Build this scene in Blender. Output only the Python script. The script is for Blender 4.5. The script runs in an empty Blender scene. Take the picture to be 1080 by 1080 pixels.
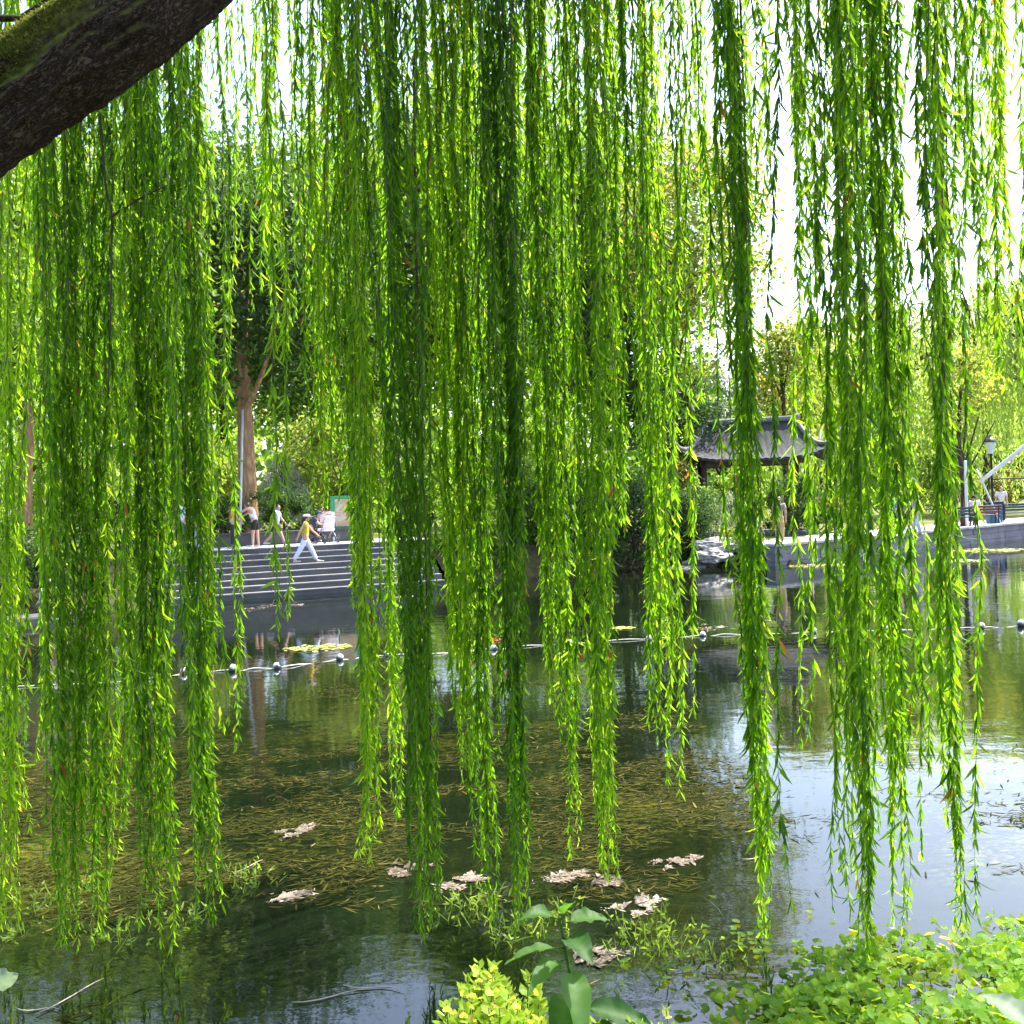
import bpy, bmesh, math, random
import numpy as np
from mathutils import Vector, Matrix
from mathutils import noise as mn
rng = np.random.default_rng(7)
random.seed(7)
S = bpy.context.scene
col = S.collection
R = math.radians
F, HZ, CX, CAMZ, ROLL = 1037.0, 528.0, 540.0, 2.7, math.radians(2.2)      # focal length in photo pixels, horizon row, centre column, eye height over the water

cR, sR = math.cos(ROLL), math.sin(ROLL)        # the camera was held with a slight roll
def ray(px, py):
    x, y = (px-CX)/F, (HZ-py)/F
    return x*cR+y*sR, y*cR-x*sR
def at(px, py, D):
    a, b = ray(px, py); return np.array([a*D, D, CAMZ+b*D])
def atz(px, py, z=0.0):
    a, b = ray(px, py); D = (z-CAMZ)/b
    return np.array([a*D, D, z])
def nz(v):
    v = np.asarray(v, float)
    return v/np.maximum(np.linalg.norm(v, axis=-1, keepdims=True), 1e-9)

# ------------------------------------------------------------------ mesh collector
class Geo:
    def __init__(s):
        s.v=[]; s.l=[]; s.t=[]; s.m=[]; s.s=[]; s.a=[]; s.n=0
    def add(s, v, faces, mat=0, var=0.5, smooth=False):
        v = np.asarray(v, float).reshape(-1,3)
        for f in faces if isinstance(faces, (list,tuple)) else [faces]:
            f = np.asarray(f, int)
            if f.ndim == 1: f = f[None]
            s.l.append((f+s.n).ravel()); s.t.append(np.full(len(f), f.shape[1]))
            s.m.append(np.full(len(f), mat)); s.s.append(np.full(len(f), smooth))
        s.v.append(v)
        s.a.append(np.broadcast_to(np.asarray(var, float), (len(v),)).copy())
        s.n += len(v)
    def build(s, name, mats, parent=None):
        me = bpy.data.meshes.new(name)
        V = np.concatenate(s.v); L = np.concatenate(s.l); T = np.concatenate(s.t)
        me.vertices.add(len(V)); me.vertices.foreach_set('co', V.ravel())
        me.loops.add(len(L)); me.loops.foreach_set('vertex_index', L.astype(np.int32))
        me.polygons.add(len(T))
        st = np.concatenate([[0], np.cumsum(T)[:-1]])
        me.polygons.foreach_set('loop_start', st.astype(np.int32))
        me.polygons.foreach_set('material_index', np.concatenate(s.m).astype(np.int32))
        me.polygons.foreach_set('use_smooth', np.concatenate(s.s).astype(bool))
        a = me.attributes.new('var', 'FLOAT', 'POINT'); a.data.foreach_set('value', np.concatenate(s.a).astype(np.float32))
        me.update(calc_edges=True); me.validate()
        for m in (mats if isinstance(mats, (list,tuple)) else [mats]): me.materials.append(m)
        o = bpy.data.objects.new(name, me); col.objects.link(o)
        if parent is not None: o.parent = parent
        return o

def tag(o, label=None, cat=None, group=None, kind=None):
    if label: o['label']=label
    if cat: o['category']=cat
    if group: o['group']=group
    if kind: o['kind']=kind
    return o
def empty(name, loc, label, cat, group=None, rz=0.0):
    o = bpy.data.objects.new(name, None); col.objects.link(o)
    o.location = [float(c) for c in loc]; o.rotation_euler=(0,0,rz); o.empty_display_size=0.3
    return tag(o, label, cat, group)
def copy_tree(o, parent=None):
    c = o.copy(); col.objects.link(c); c.parent = parent
    for ch in list(o.children): copy_tree(ch, c)
    return c

# shapes ------------------------------------------------------------
def tube(g, pts, rad, k=6, mat=0, var=0.5, smooth=True, caps=True):
    pts = np.asarray(pts, float); m = len(pts); rad = np.broadcast_to(np.asarray(rad,float),(m,))
    tg = nz(np.gradient(pts, axis=0))
    ref = np.array([0,0,1.0]) if abs(tg[:,2]).mean()<0.8 else np.array([1.0,0.05,0])
    a = nz(np.cross(tg, ref)); b = np.cross(tg, a)
    th = np.arange(k)/k*2*math.pi
    V = pts[:,None,:] + rad[:,None,None]*(a[:,None,:]*np.cos(th)[None,:,None] + b[:,None,:]*np.sin(th)[None,:,None])
    i = np.arange(m-1)[:,None]*k; j = np.arange(k)[None,:]; j2=(j+1)%k
    q = np.stack([i+j, i+j2, i+k+j2, i+k+j], -1).reshape(-1,4)
    fs=[q]
    if caps: fs += [np.arange(k)[::-1][None], (np.arange(k)+(m-1)*k)[None]]
    g.add(V.reshape(-1,3), fs, mat, var, smooth)
def box(g, c, s, mat=0, rz=0.0, bev=0.0, ry=0.0, rx=0.0):
    bm = bmesh.new(); bmesh.ops.create_cube(bm, size=1.0)
    for v in bm.verts: v.co = Vector((v.co.x*s[0], v.co.y*s[1], v.co.z*s[2]))
    if bev>0: bmesh.ops.bevel(bm, geom=list(bm.edges), offset=bev, segments=2, affect='EDGES', profile=0.6)
    M = Matrix.Translation(Vector([float(x) for x in c])) @ Matrix.Rotation(rz,4,'Z') @ Matrix.Rotation(ry,4,'Y') @ Matrix.Rotation(rx,4,'X')
    bmesh.ops.transform(bm, matrix=M, verts=bm.verts); addbm(g, bm, mat)
def addbm(g, bm, mat=0, smooth=False, var=0.5):
    bm.verts.index_update()
    V = np.array([v.co[:] for v in bm.verts]); by={}
    for f in bm.faces: by.setdefault(len(f.verts),[]).append([v.index for v in f.verts])
    g.add(V, [np.array(x) for x in by.values()], mat, var, smooth); bm.free()
def lathe(g, c, prof, k=16, mat=0, smooth=True):
    prof=np.asarray(prof,float); m=len(prof); th=np.arange(k)/k*2*math.pi
    V=np.stack([prof[:,0:1]*np.cos(th), prof[:,0:1]*np.sin(th), np.repeat(prof[:,1:2],k,1)],-1)+np.asarray(c,float)
    i=np.arange(m-1)[:,None]*k; j=np.arange(k)[None,:]; j2=(j+1)%k
    g.add(V.reshape(-1,3),[np.stack([i+j,i+j2,i+k+j2,i+k+j],-1).reshape(-1,4), np.arange(k)[::-1][None], (np.arange(k)+(m-1)*k)[None]],mat,0.5,smooth)
def rock(g, s, seed):
    bm=bmesh.new(); bmesh.ops.create_icosphere(bm,subdivisions=4,radius=1.0)
    for v in bm.verts:
        p=v.co.copy(); q=p*1.1+Vector((seed*3.1,seed*1.7,0)); d=mn.ridged_multi_fractal(q*.9,1.0,2.1,4,1.0,2.0)*.22-.25+mn.fractal(q*2.5,.8,2.0,4)*.22
        v.co=Vector((p.x*s[0],p.y*s[1],max(p.z,-.5)*s[2]))*(1+d)
    addbm(g,bm,0,False)
def blob(g, c, s, mat=0, sub=2, rough=0.12, seed=0, smooth=True):
    bm = bmesh.new(); bmesh.ops.create_icosphere(bm, subdivisions=sub, radius=1.0)
    r = np.random.default_rng(seed); ph = r.uniform(0,6.28,(5,3)); fr = r.uniform(0.8,3.2,(5,3))
    for v in bm.verts:
        p=np.array(v.co); d=sum(math.sin(fr[i]@p*1.3+ph[i,0]) for i in range(5))/5
        v.co = Vector(p*np.asarray(s)*(1+rough*2*d)+np.asarray(c,float))
    addbm(g, bm, mat, smooth)

def leafset(g, P, d, L, W, var, mat=0, bend=0.15, side=None, prof=(0.5,0.42), rs=rng):
    """n lens-shaped leaves: base P, direction d, length L, width W"""
    n=len(P); P=np.asarray(P,float); d=nz(d)
    if side is None: side = np.cross(d, rs.normal(size=(n,3)))
    side = nz(side); nr = np.cross(side, d)
    L=np.broadcast_to(L,(n,))[:,None]; W=np.broadcast_to(W,(n,))[:,None]; B=(rs.normal(size=(n,1))*bend)
    def c(t): return P + d*L*t + nr*L*B*t*t
    fold = nr*W*0.12
    V=np.stack([c(0.0), c(.32)-side*W*prof[0]+fold, c(.32)+side*W*prof[0]+fold, c(.68)-side*W*prof[1]+fold, c(.68)+side*W*prof[1]+fold, c(1.0)],1)
    o=np.arange(n)[:,None]*6
    g.add(V.reshape(-1,3), [o+np.array([[0,2,1]]), o+np.array([[1,2,4,3]]), o+np.array([[3,4,5]])], mat, np.repeat(np.broadcast_to(var,(n,)),6))

def discset(g, P, nrm, r, var, mat=0, k=8, notch=True, rs=rng):
    n=len(P); nrm=nz(nrm); a=nz(np.cross(nrm, rs.normal(size=(n,3)))); b=np.cross(nrm,a)
    th=np.arange(k)/k*2*math.pi; rr=np.ones(k); 
    if notch: rr[0]=0.35; rr[1::2]*=0.93
    r=np.broadcast_to(r,(n,))
    ring=P[:,None]+(r[:,None,None]*rr[None,:,None])*(a[:,None]*np.cos(th)[None,:,None]+b[:,None]*np.sin(th)[None,:,None]) + nrm[:,None]*(r*0.18)[:,None,None]
    V=np.concatenate([P[:,None],ring],1)
    o=np.arange(n)[:,None,None]*(k+1); j=np.arange(k)
    f=o+np.stack([np.zeros(k,int),1+j,1+(j+1)%k],-1)[None]
    g.add(V.reshape(-1,3),[f.reshape(-1,3)],mat,np.repeat(np.broadcast_to(var,(n,)),k+1))

# ------------------------------------------------------------------ materials
def newmat(name):
    m=bpy.data.materials.new(name); m.use_nodes=True; nt=m.node_tree; nt.nodes.clear()
    out=nt.nodes.new('ShaderNodeOutputMaterial'); return m,nt,out
def ramp(nt, stops, interp='LINEAR'):
    r=nt.nodes.new('ShaderNodeValToRGB'); e=r.color_ramp.elements; r.color_ramp.interpolation=interp
    while len(e)>1: e.remove(e[-1])
    e[0].position=stops[0][0]; e[0].color=(*stops[0][1],1)
    for p,c in stops[1:]:
        x=e.new(p); x.color=(*c,1)
    return r
def leafmat(name, stops, tstops, tf=0.5, rough=0.45, spec=0.35):
    m,nt,out=newmat(name); N=nt.nodes; K=nt.links
    at_=N.new('ShaderNodeAttribute'); at_.attribute_name='var'
    r1=ramp(nt,stops); r2=ramp(nt,tstops); K.new(at_.outputs['Fac'],r1.inputs[0]); K.new(at_.outputs['Fac'],r2.inputs[0])
    b=N.new('ShaderNodeBsdfPrincipled'); b.inputs['Roughness'].default_value=rough; b.inputs['Specular IOR Level'].default_value=spec
    K.new(r1.outputs[0],b.inputs['Base Color'])
    t=N.new('ShaderNodeBsdfTranslucent'); K.new(r2.outputs[0],t.inputs['Color'])
    x=N.new('ShaderNodeMixShader'); x.inputs[0].default_value=tf
    K.new(b.outputs[0],x.inputs[1]); K.new(t.outputs[0],x.inputs[2]); K.new(x.outputs[0],out.inputs[0])
    return m
def solid(name, c, rough=0.6, var=0.15, scale=6.0, metal=0.0, bump=0.0, bscale=None):
    m,nt,out=newmat(name); N=nt.nodes; K=nt.links
    tc=N.new('ShaderNodeTexCoord'); no=N.new('ShaderNodeTexNoise'); no.inputs['Scale'].default_value=scale; no.inputs['Detail'].default_value=6
    K.new(tc.outputs['Object'],no.inputs['Vector'])
    lo=tuple(max(0,x*(1-var*1.6)) for x in c); hi=tuple(min(1,x*(1+var*1.6)) for x in c)
    r=ramp(nt,[(0.25,lo),(0.75,hi)]); K.new(no.outputs['Fac'],r.inputs[0])
    b=N.new('ShaderNodeBsdfPrincipled'); b.inputs['Roughness'].default_value=rough; b.inputs['Metallic'].default_value=metal
    K.new(r.outputs[0],b.inputs['Base Color'])
    if bump:
        n2=N.new('ShaderNodeTexNoise'); n2.inputs['Scale'].default_value=bscale or scale*4; n2.inputs['Detail'].default_value=8; K.new(tc.outputs['Object'],n2.inputs['Vector'])
        bp=N.new('ShaderNodeBump'); bp.inputs['Strength'].default_value=bump; bp.inputs['Distance'].default_value=0.03; K.new(n2.outputs['Fac'],bp.inputs['Height']); K.new(bp.outputs[0],b.inputs['Normal'])
    K.new(b.outputs[0],out.inputs[0]); return m

willow_leaf = leafmat('willow_leaf',
    [(0,(.026,.064,.004)),(.5,(.066,.135,.006)),(.9,(.145,.215,.012)),(.965,(.20,.24,.02)),(.985,(.42,.16,.02)),(1,(.36,.07,.03))],
    [(0,(.11,.28,.005)),(.5,(.32,.62,.010)),(.9,(.58,.82,.028)),(.965,(.52,.55,.05)),(.985,(.65,.26,.04)),(1,(.55,.12,.05))], 0.61, 0.5, 0.22)
twig_m = solid('willow_twig',(.060,.055,.022),.7,.3,3)
def bark_mat(name, c0, c1, moss=None, sc=9.0, bump=0.9):
    m,nt,out=newmat(name); N=nt.nodes; K=nt.links
    tc=N.new('ShaderNodeTexCoord')
    mp=N.new('ShaderNodeMapping'); mp.vector_type='TEXTURE'
    if moss: mp.inputs['Rotation'].default_value=(0,-.63,0); mp.inputs['Scale'].default_value=(2.4,1,1)
    else: mp.inputs['Scale'].default_value=(1,1,3.5)
    K.new(tc.outputs['Object'],mp.inputs['Vector'])
    no=N.new('ShaderNodeTexNoise'); no.inputs['Scale'].default_value=sc; no.inputs['Detail'].default_value=9; no.inputs['Roughness'].default_value=.7; no.inputs['Distortion'].default_value=.6; K.new(mp.outputs[0],no.inputs['Vector'])
    vo=N.new('ShaderNodeTexVoronoi'); vo.feature='DISTANCE_TO_EDGE'; vo.inputs['Scale'].default_value=sc*2.0; wv=N.new('ShaderNodeVectorMath'); wv.operation='MULTIPLY_ADD'; wv.inputs[1].default_value=(.16,.16,.16); K.new(no.outputs['Color'],wv.inputs[0]); K.new(mp.outputs[0],wv.inputs[2]); K.new(wv.outputs[0],vo.inputs['Vector'])
    ad=N.new('ShaderNodeMath'); ad.operation='MULTIPLY'; K.new(no.outputs['Fac'],ad.inputs[0]); K.new(vo.outputs['Distance'],ad.inputs[1])
    r=ramp(nt,[(0.02,c0),(0.20,c1)]); K.new(ad.outputs[0],r.inputs[0]); cc=r.outputs[0]
    b=N.new('ShaderNodeBsdfPrincipled'); b.inputs['Roughness'].default_value=.9; b.inputs['Specular IOR Level'].default_value=.15
    if moss:
        ge=N.new('ShaderNodeNewGeometry'); sp=N.new('ShaderNodeSeparateXYZ'); K.new(ge.outputs['Normal'],sp.inputs[0])
        n3=N.new('ShaderNodeTexNoise'); n3.inputs['Scale'].default_value=6; n3.inputs['Detail'].default_value=8; K.new(tc.outputs['Object'],n3.inputs['Vector'])
        a2=N.new('ShaderNodeMath'); a2.operation='MULTIPLY_ADD'; a2.inputs[1].default_value=1.3; K.new(n3.outputs['Fac'],a2.inputs[0]); K.new(sp.outputs['Z'],a2.inputs[2])
        mr=N.new('ShaderNodeMapRange'); mr.inputs['From Min'].default_value=.42; mr.inputs['From Max'].default_value=.85; K.new(a2.outputs[0],mr.inputs['Value'])
        mm=ramp(nt,[(0.3,moss[0]),(0.7,moss[1])]); n4=N.new('ShaderNodeTexNoise'); n4.inputs['Scale'].default_value=40; K.new(tc.outputs['Object'],n4.inputs['Vector']); K.new(n4.outputs['Fac'],mm.inputs[0])
        mx=N.new('ShaderNodeMixRGB'); K.new(mr.outputs[0],mx.inputs[0]); K.new(cc,mx.inputs[1]); K.new(mm.outputs[0],mx.inputs[2]); cc=mx.outputs[0]
    K.new(cc,b.inputs['Base Color'])
    bp=N.new('ShaderNodeBump'); bp.inputs['Strength'].default_value=bump; bp.inputs['Distance'].default_value=.03; K.new(ad.outputs[0],bp.inputs['Height']); K.new(bp.outputs[0],b.inputs['Normal'])
    K.new(b.outputs[0],out.inputs[0]); return m
bark_moss = bark_mat('mossy_bark',(.014,.010,.008),(.19,.135,.095),((.05,.06,.010),(.18,.19,.03)),24,1.0)
bark_brown = bark_mat('brown_bark',(.24,.14,.070),(.42,.27,.15),None,2.5,.5)
bark_dark = bark_mat('dark_bark',(.04,.03,.022),(.12,.085,.06),None,3,.6)
moss_m = leafmat('moss_tuft',[(0,(.04,.05,.008)),(1,(.17,.17,.03))],[(0,(.08,.10,.01)),(1,(.25,.26,.04))],.4,.8,.1)

def far_leaf(name, lo, hi, tlo, thi, tf=.45): return leafmat(name,[(0,lo),(1,hi)],[(0,tlo),(1,thi)],tf,.5,.3)
lf_dark  = far_leaf('evergreen_leaf',(.018,.045,.012),(.060,.11,.026),(.05,.12,.02),(.16,.30,.04),.38)
lf_green = far_leaf('green_tree_leaf',(.045,.095,.014),(.13,.21,.035),(.16,.32,.025),(.46,.66,.07),.52)
lf_lime  = far_leaf('lime_shrub_leaf',(.07,.11,.018),(.20,.24,.05),(.22,.34,.04),(.52,.60,.10),.5)
lf_autumn= leafmat('autumn_leaf',[(0,(.03,.06,.012)),(.55,(.09,.13,.025)),(1,(.28,.22,.03))],[(0,(.10,.20,.02)),(.55,(.40,.50,.05)),(1,(.75,.58,.08))],.52)
lf_willow= far_leaf('far_willow_leaf',(.09,.15,.022),(.19,.27,.05),(.36,.54,.07),(.62,.78,.15),.58)
lf_grey  = far_leaf('grey_twig_leaf',(.12,.13,.11),(.34,.35,.34),(.16,.19,.13),(.40,.44,.36),.4)
lf_pale  = far_leaf('pale_weeping_leaf',(.12,.16,.08),(.28,.34,.20),(.22,.30,.13),(.48,.55,.30),.45)
lf_yflower = far_leaf('yellow_flower_leaf',(.16,.17,.03),(.50,.42,.10),(.24,.28,.05),(.5,.45,.12),.35)
lf_ground= leafmat('ground_cover_leaf',[(0,(.03,.085,.012)),(.6,(.075,.17,.02)),(.95,(.17,.27,.03)),(1,(.30,.24,.05))],[(0,(.20,.46,.02)),(.6,(.62,.86,.03)),(.95,(.88,.95,.06)),(1,(.65,.55,.10))],.58,.55,.2)
lf_box   = leafmat('boxwood_leaf',[(0,(.05,.12,.012)),(.6,(.15,.25,.02)),(.95,(.26,.30,.05)),(1,(.34,.20,.06))],[(0,(.22,.42,.03)),(.6,(.60,.76,.06)),(.95,(.80,.84,.12)),(1,(.6,.35,.1))],.58,.5,.15)
lf_broad = leafmat('broad_leaf',[(0,(.012,.045,.010)),(1,(.055,.12,.022))],[(0,(.04,.17,.015)),(1,(.18,.40,.03))],.42,.55,.2)
lf_palebroad = leafmat('pale_broad_leaf',[(0,(.06,.09,.06)),(1,(.17,.22,.15))],[(0,(.12,.22,.10)),(1,(.3,.42,.22))],.3,.6,.2)
lf_water = leafmat('floating_leaf',[(0,(.018,.022,.004)),(.35,(.060,.058,.010)),(.7,(.15,.12,.03)),(1,(.40,.32,.22))],[(0,(.06,.08,.01)),(.45,(.13,.14,.02)),(.8,(.2,.18,.05)),(1,(.3,.25,.15))],.3,.9,.08)
lf_mat   = leafmat('dead_leaf',[(0,(.09,.065,.04)),(.5,(.24,.19,.14)),(1,(.42,.36,.30))],[(0,(.16,.1,.05)),(1,(.4,.34,.25))],.2,.6,.3)
lf_weed  = leafmat('water_weed',[(0,(.05,.10,.012)),(1,(.17,.23,.03))],[(0,(.14,.28,.02)),(1,(.42,.56,.06))],.5,.45,.3)
lf_lily  = leafmat('lily_pad',[(0,(.20,.24,.05)),(1,(.46,.44,.14))],[(0,(.2,.25,.04)),(1,(.4,.4,.1))],.2,.5,.3)

def water_mat():
    m,nt,out=newmat('lake_water'); N=nt.nodes; K=nt.links
    tc=N.new('ShaderNodeTexCoord')
    no=N.new('ShaderNodeTexNoise'); no.inputs['Scale'].default_value=.5; no.inputs['Detail'].default_value=7; K.new(tc.outputs['Object'],no.inputs['Vector'])
    r=ramp(nt,[(.3,(.002,.004,.002)),(.5,(.004,.007,.003)),(.7,(.007,.010,.003))]); K.new(no.outputs['Fac'],r.inputs[0])
    b=N.new('ShaderNodeBsdfPrincipled'); b.inputs['Roughness'].default_value=.025; b.inputs['IOR'].default_value=1.6
    K.new(r.outputs[0],b.inputs['Base Color'])
    wm=N.new('ShaderNodeMapping'); wm.inputs['Scale'].default_value=(5,11,1); K.new(tc.outputs['Object'],wm.inputs['Vector'])
    wn=N.new('ShaderNodeTexNoise'); wn.inputs['Scale'].default_value=1.6; wn.inputs['Detail'].default_value=8; wn.inputs['Roughness'].default_value=.7; wn.inputs['Distortion'].default_value=1.2; K.new(wm.outputs[0],wn.inputs['Vector'])
    pn=N.new('ShaderNodeTexNoise'); pn.inputs['Scale'].default_value=.33; pn.inputs['Detail'].default_value=3; K.new(tc.outputs['Object'],pn.inputs['Vector'])
    ml=N.new('ShaderNodeMath'); ml.operation='MULTIPLY'; K.new(wn.outputs['Fac'],ml.inputs[0]); K.new(pn.outputs['Fac'],ml.inputs[1])
    wf=N.new('ShaderNodeMapRange'); wf.inputs['From Min'].default_value=.27; wf.inputs['From Max'].default_value=.42; K.new(ml.outputs[0],wf.inputs['Value'])
    sy=N.new('ShaderNodeSeparateXYZ'); K.new(tc.outputs['Object'],sy.inputs[0])
    yy=N.new('ShaderNodeMath'); yy.operation='MULTIPLY_ADD'; yy.inputs[1].default_value=5.0; K.new(pn.outputs['Fac'],yy.inputs[0]); K.new(sy.outputs['Y'],yy.inputs[2])
    y1=N.new('ShaderNodeMapRange'); y1.inputs['From Min'].default_value=9.0; y1.inputs['From Max'].default_value=10.0; K.new(yy.outputs[0],y1.inputs['Value'])
    y2=N.new('ShaderNodeMapRange'); y2.inputs['From Min'].default_value=16.5; y2.inputs['From Max'].default_value=13.0; K.new(yy.outputs[0],y2.inputs['Value'])
    ym=N.new('ShaderNodeMath'); ym.operation='MULTIPLY'; K.new(y1.outputs[0],ym.inputs[0]); K.new(y2.outputs[0],ym.inputs[1])
    yw=N.new('ShaderNodeMath'); yw.operation='MULTIPLY'; K.new(ym.outputs[0],yw.inputs[0]); K.new(wf.outputs[0],yw.inputs[1])
    wx=N.new('ShaderNodeMixRGB'); K.new(yw.outputs[0],wx.inputs[0]); K.new(r.outputs[0],wx.inputs[1]); wx.inputs[2].default_value=(.085,.085,.012,1); K.new(wx.outputs[0],b.inputs['Base Color'])
    h=None
    mp=N.new('ShaderNodeMapping'); mp.inputs['Scale'].default_value=(.8,1.25,1); mp.inputs['Rotation'].default_value=(0,0,.35); K.new(tc.outputs['Object'],mp.inputs['Vector'])
    for sc,w in ((.9,1.0),(3.2,.36),(11,.10),(31,.022)):
        q=N.new('ShaderNodeTexNoise'); q.inputs['Scale'].default_value=sc; q.inputs['Detail'].default_value=2; q.inputs['Distortion'].default_value=.5
        K.new(mp.outputs[0],q.inputs['Vector'])
        mu=N.new('ShaderNodeMath'); mu.operation='MULTIPLY_ADD'; mu.inputs[1].default_value=w; mu.inputs[2].default_value=0; K.new(q.outputs['Fac'],mu.inputs[0])
        if h is not None: K.new(h,mu.inputs[2])
        h=mu.outputs[0]
    # gusts: rippled and calm patches
    gp=N.new('ShaderNodeTexNoise'); gp.inputs['Scale'].default_value=.22; K.new(tc.outputs['Object'],gp.inputs['Vector'])
    gr=N.new('ShaderNodeMapRange'); gr.inputs['From Min'].default_value=.35; gr.inputs['From Max'].default_value=.65; gr.inputs['To Min'].default_value=.018; gr.inputs['To Max'].default_value=.075; K.new(gp.outputs['Fac'],gr.inputs['Value'])
    bp=N.new('ShaderNodeBump'); bp.inputs['Distance'].default_value=.10; K.new(gr.outputs[0],bp.inputs['Strength']); K.new(h,bp.inputs['Height']); K.new(bp.outputs[0],b.inputs['Normal'])
    K.new(b.outputs[0],out.inputs[0]); return m
water_m=water_mat()
def stone_mat(name,c,sc=1.2,var=.3,rough=.75): return solid(name,c,rough,var,sc,0,.35,14)
stone_step=stone_mat('granite_step',(.058,.057,.060),2.0,.22)
stone_tread=stone_mat('sunlit_tone_tread',(.15,.147,.147),1.5,.2)  # paler than the risers: sunlight on the treads is put into the colour
pave_m=stone_mat('pale_paving',(.46,.45,.46),.8,.15)
wall_m=stone_mat('lake_wall_stone',(.13,.125,.15),1.0,.3)
rock_m=stone_mat('shore_rock',(.24,.225,.205),2.5,.4)
def ground_mat(name, stops, sc):
    m,nt,out=newmat(name); N=nt.nodes; K=nt.links
    tc=N.new('ShaderNodeTexCoord'); a=N.new('ShaderNodeTexNoise'); a.inputs['Scale'].default_value=sc; a.inputs['Detail'].default_value=10; a.inputs['Roughness'].default_value=.65
    K.new(tc.outputs['Object'],a.inputs['Vector']); r=ramp(nt,stops); K.new(a.outputs['Fac'],r.inputs[0])
    b=N.new('ShaderNodeBsdfPrincipled'); b.inputs['Roughness'].default_value=.95; b.inputs['Specular IOR Level'].default_value=.1; K.new(r.outputs[0],b.inputs['Base Color'])
    bp=N.new('ShaderNodeBump'); bp.inputs['Strength'].default_value=.6; bp.inputs['Distance'].default_value=.06; K.new(a.outputs['Fac'],bp.inputs['Height']); K.new(bp.outputs[0],b.inputs['Normal'])
    K.new(b.outputs[0],out.inputs[0]); return m
grass_m=ground_mat('park_ground',[(.3,(.045,.060,.016)),(.5,(.10,.115,.03)),(.7,(.20,.19,.07))],.6)
soil_m=ground_mat('bank_soil',[(.3,(.018,.016,.009)),(.55,(.045,.045,.018)),(.75,(.08,.075,.03))],2.0)

# ------------------------------------------------------------------ setting
g=Geo(); g.add([[-400,-60,0],[400,-60,0],[400,400,0],[-400,400,0]],[np.array([[0,1,2,3]])])
tag(g.build('lake_water',water_m),kind='structure')

A=atz(174,638.3)[:2]; B=atz(470,617.3)[:2]; u=nz(B-A); nn=np.array([-u[1],u[0]])
if nn[1]<0: nn=-nn
NR,RH,TD=8,.18,.36
A2=A+nn*TD*NR; B2=B+nn*TD*NR
E=[(-120,-30,.6),(-40,14,.7),(-22,22,.8),(-14.5,27.2,1.0),(A2[0]-.01,A2[1]-.01,1.436),(B2[0],B2[1],1.436),(2.2,38.2,1.2),(5.5,38.6,1.0),(9.2,36.6,.72),(9.4,35.2,.72),(15,39.3,.72),(22.6,45.2,.72),(60,73.5,.72),(200,180,.72),(600,480,.72)]
E=np.array(E,float)
Fp=np.array([(-1500,-200),(-1500,200),(-1500,500),(-1500,900),(-1400,1500),(-700,1500),(-500,1500),(-350,1500),(-200,1500),(0,1500),(150,1500),(350,1500),(600,1500),(1000,1500),(1500,1500)],float)
Fp=np.concatenate([Fp,np.full((len(Fp),1),1.3)],1)
g=Geo(); n=len(E); V=np.concatenate([E,Fp]); i=np.arange(n-1)
g.add(V,[np.stack([i,i+1,i+n+1,i+n],-1)]); tag(g.build('park_ground',grass_m),kind='structure')
# natural sloping banks where there is no masonry
def bank_strip(name, top, out):
    top=np.asarray(top,float); m=len(top); g=Geo(); rows=[]
    for t in np.linspace(0,1,8):
        r=top.copy(); r[:,:2]+=np.asarray(out)*t; r[:,2]=top[:,2]*(1-t)-.25*t+ (rng.normal(size=m)*.06 if 0<t<1 else 0)-.003
        rows.append(r)
    i=np.arange(7)[:,None]*m; j=np.arange(m-1)[None]
    g.add(np.concatenate(rows),[np.stack([i+j,i+j+1,i+m+j+1,i+m+j],-1).reshape(-1,4)],0,.5,True)
    return tag(g.build(name,soil_m),kind='structure')
def dens(P,k):
    P=np.asarray(P,float); o=[]
    for a,b in zip(P[:-1],P[1:]): o+= [a+(b-a)*t for t in np.arange(k)/k]
    return np.array(o+[P[-1]])
bank_strip('lake_bank', dens(E[:5],12), (1.6,-1.9))
bank_strip('lake_bank', dens([E[5]+[.02,0,0],E[6],E[7],E[8]],12), (1.5,-2.0))
# steps
g=Geo(); L=np.linalg.norm(B-A)
prof=[(0,-.5)]
for k in range(NR): prof+=[(k*TD,(k+1)*RH),((k+1)*TD,(k+1)*RH)]
prof=np.array(prof); 
def ext(p,e): return np.array([[*(e+nn*a),b] for a,b in p])
for k in range(len(prof)-1):
    seg=prof[k:k+2]; v=np.concatenate([ext(seg,A),ext(seg,B)])
    g.add(v,[np.array([[0,2,3,1]])],0)
for k in range(NR):     # slightly proud nosing stones
    a0=k*TD-.015; z=(k+1)*RH+.003; pr=np.array([(a0,z-.035),(a0,z),(a0+TD-.02,z),(a0+TD-.02,z-.035)])
    q0=0.0
    while q0<L:
        q1=min(L,q0+rng.uniform(1.3,2.0)); pr2=pr+np.array([rng.normal()*.004,abs(rng.normal())*.003])
        v=np.concatenate([ext(pr2,A+u*(q0+.006)),ext(pr2,A+u*(q1-.006))]); g.add(v,[np.array([[0,4,5,1],[1,5,6,2],[0,1,2,3],[4,7,6,5]])],1); q0=q1
pa=np.concatenate([prof,[(NR*TD,-.5)]]); 
for e in (A,B): g.add(ext(pa,e),[np.arange(len(pa))[None]],0)
tag(g.build('stone_steps',[stone_step,stone_tread]),'broad dark grey stone steps going down into the lake on the far bank','steps')
def sheet(name,P,z,m,kind='structure'):
    g=Geo(); P=np.asarray(P,float); g.add(np.c_[P,np.full(len(P),z)],[np.arange(len(P))[None]]); return tag(g.build(name,m),kind=kind)
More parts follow.
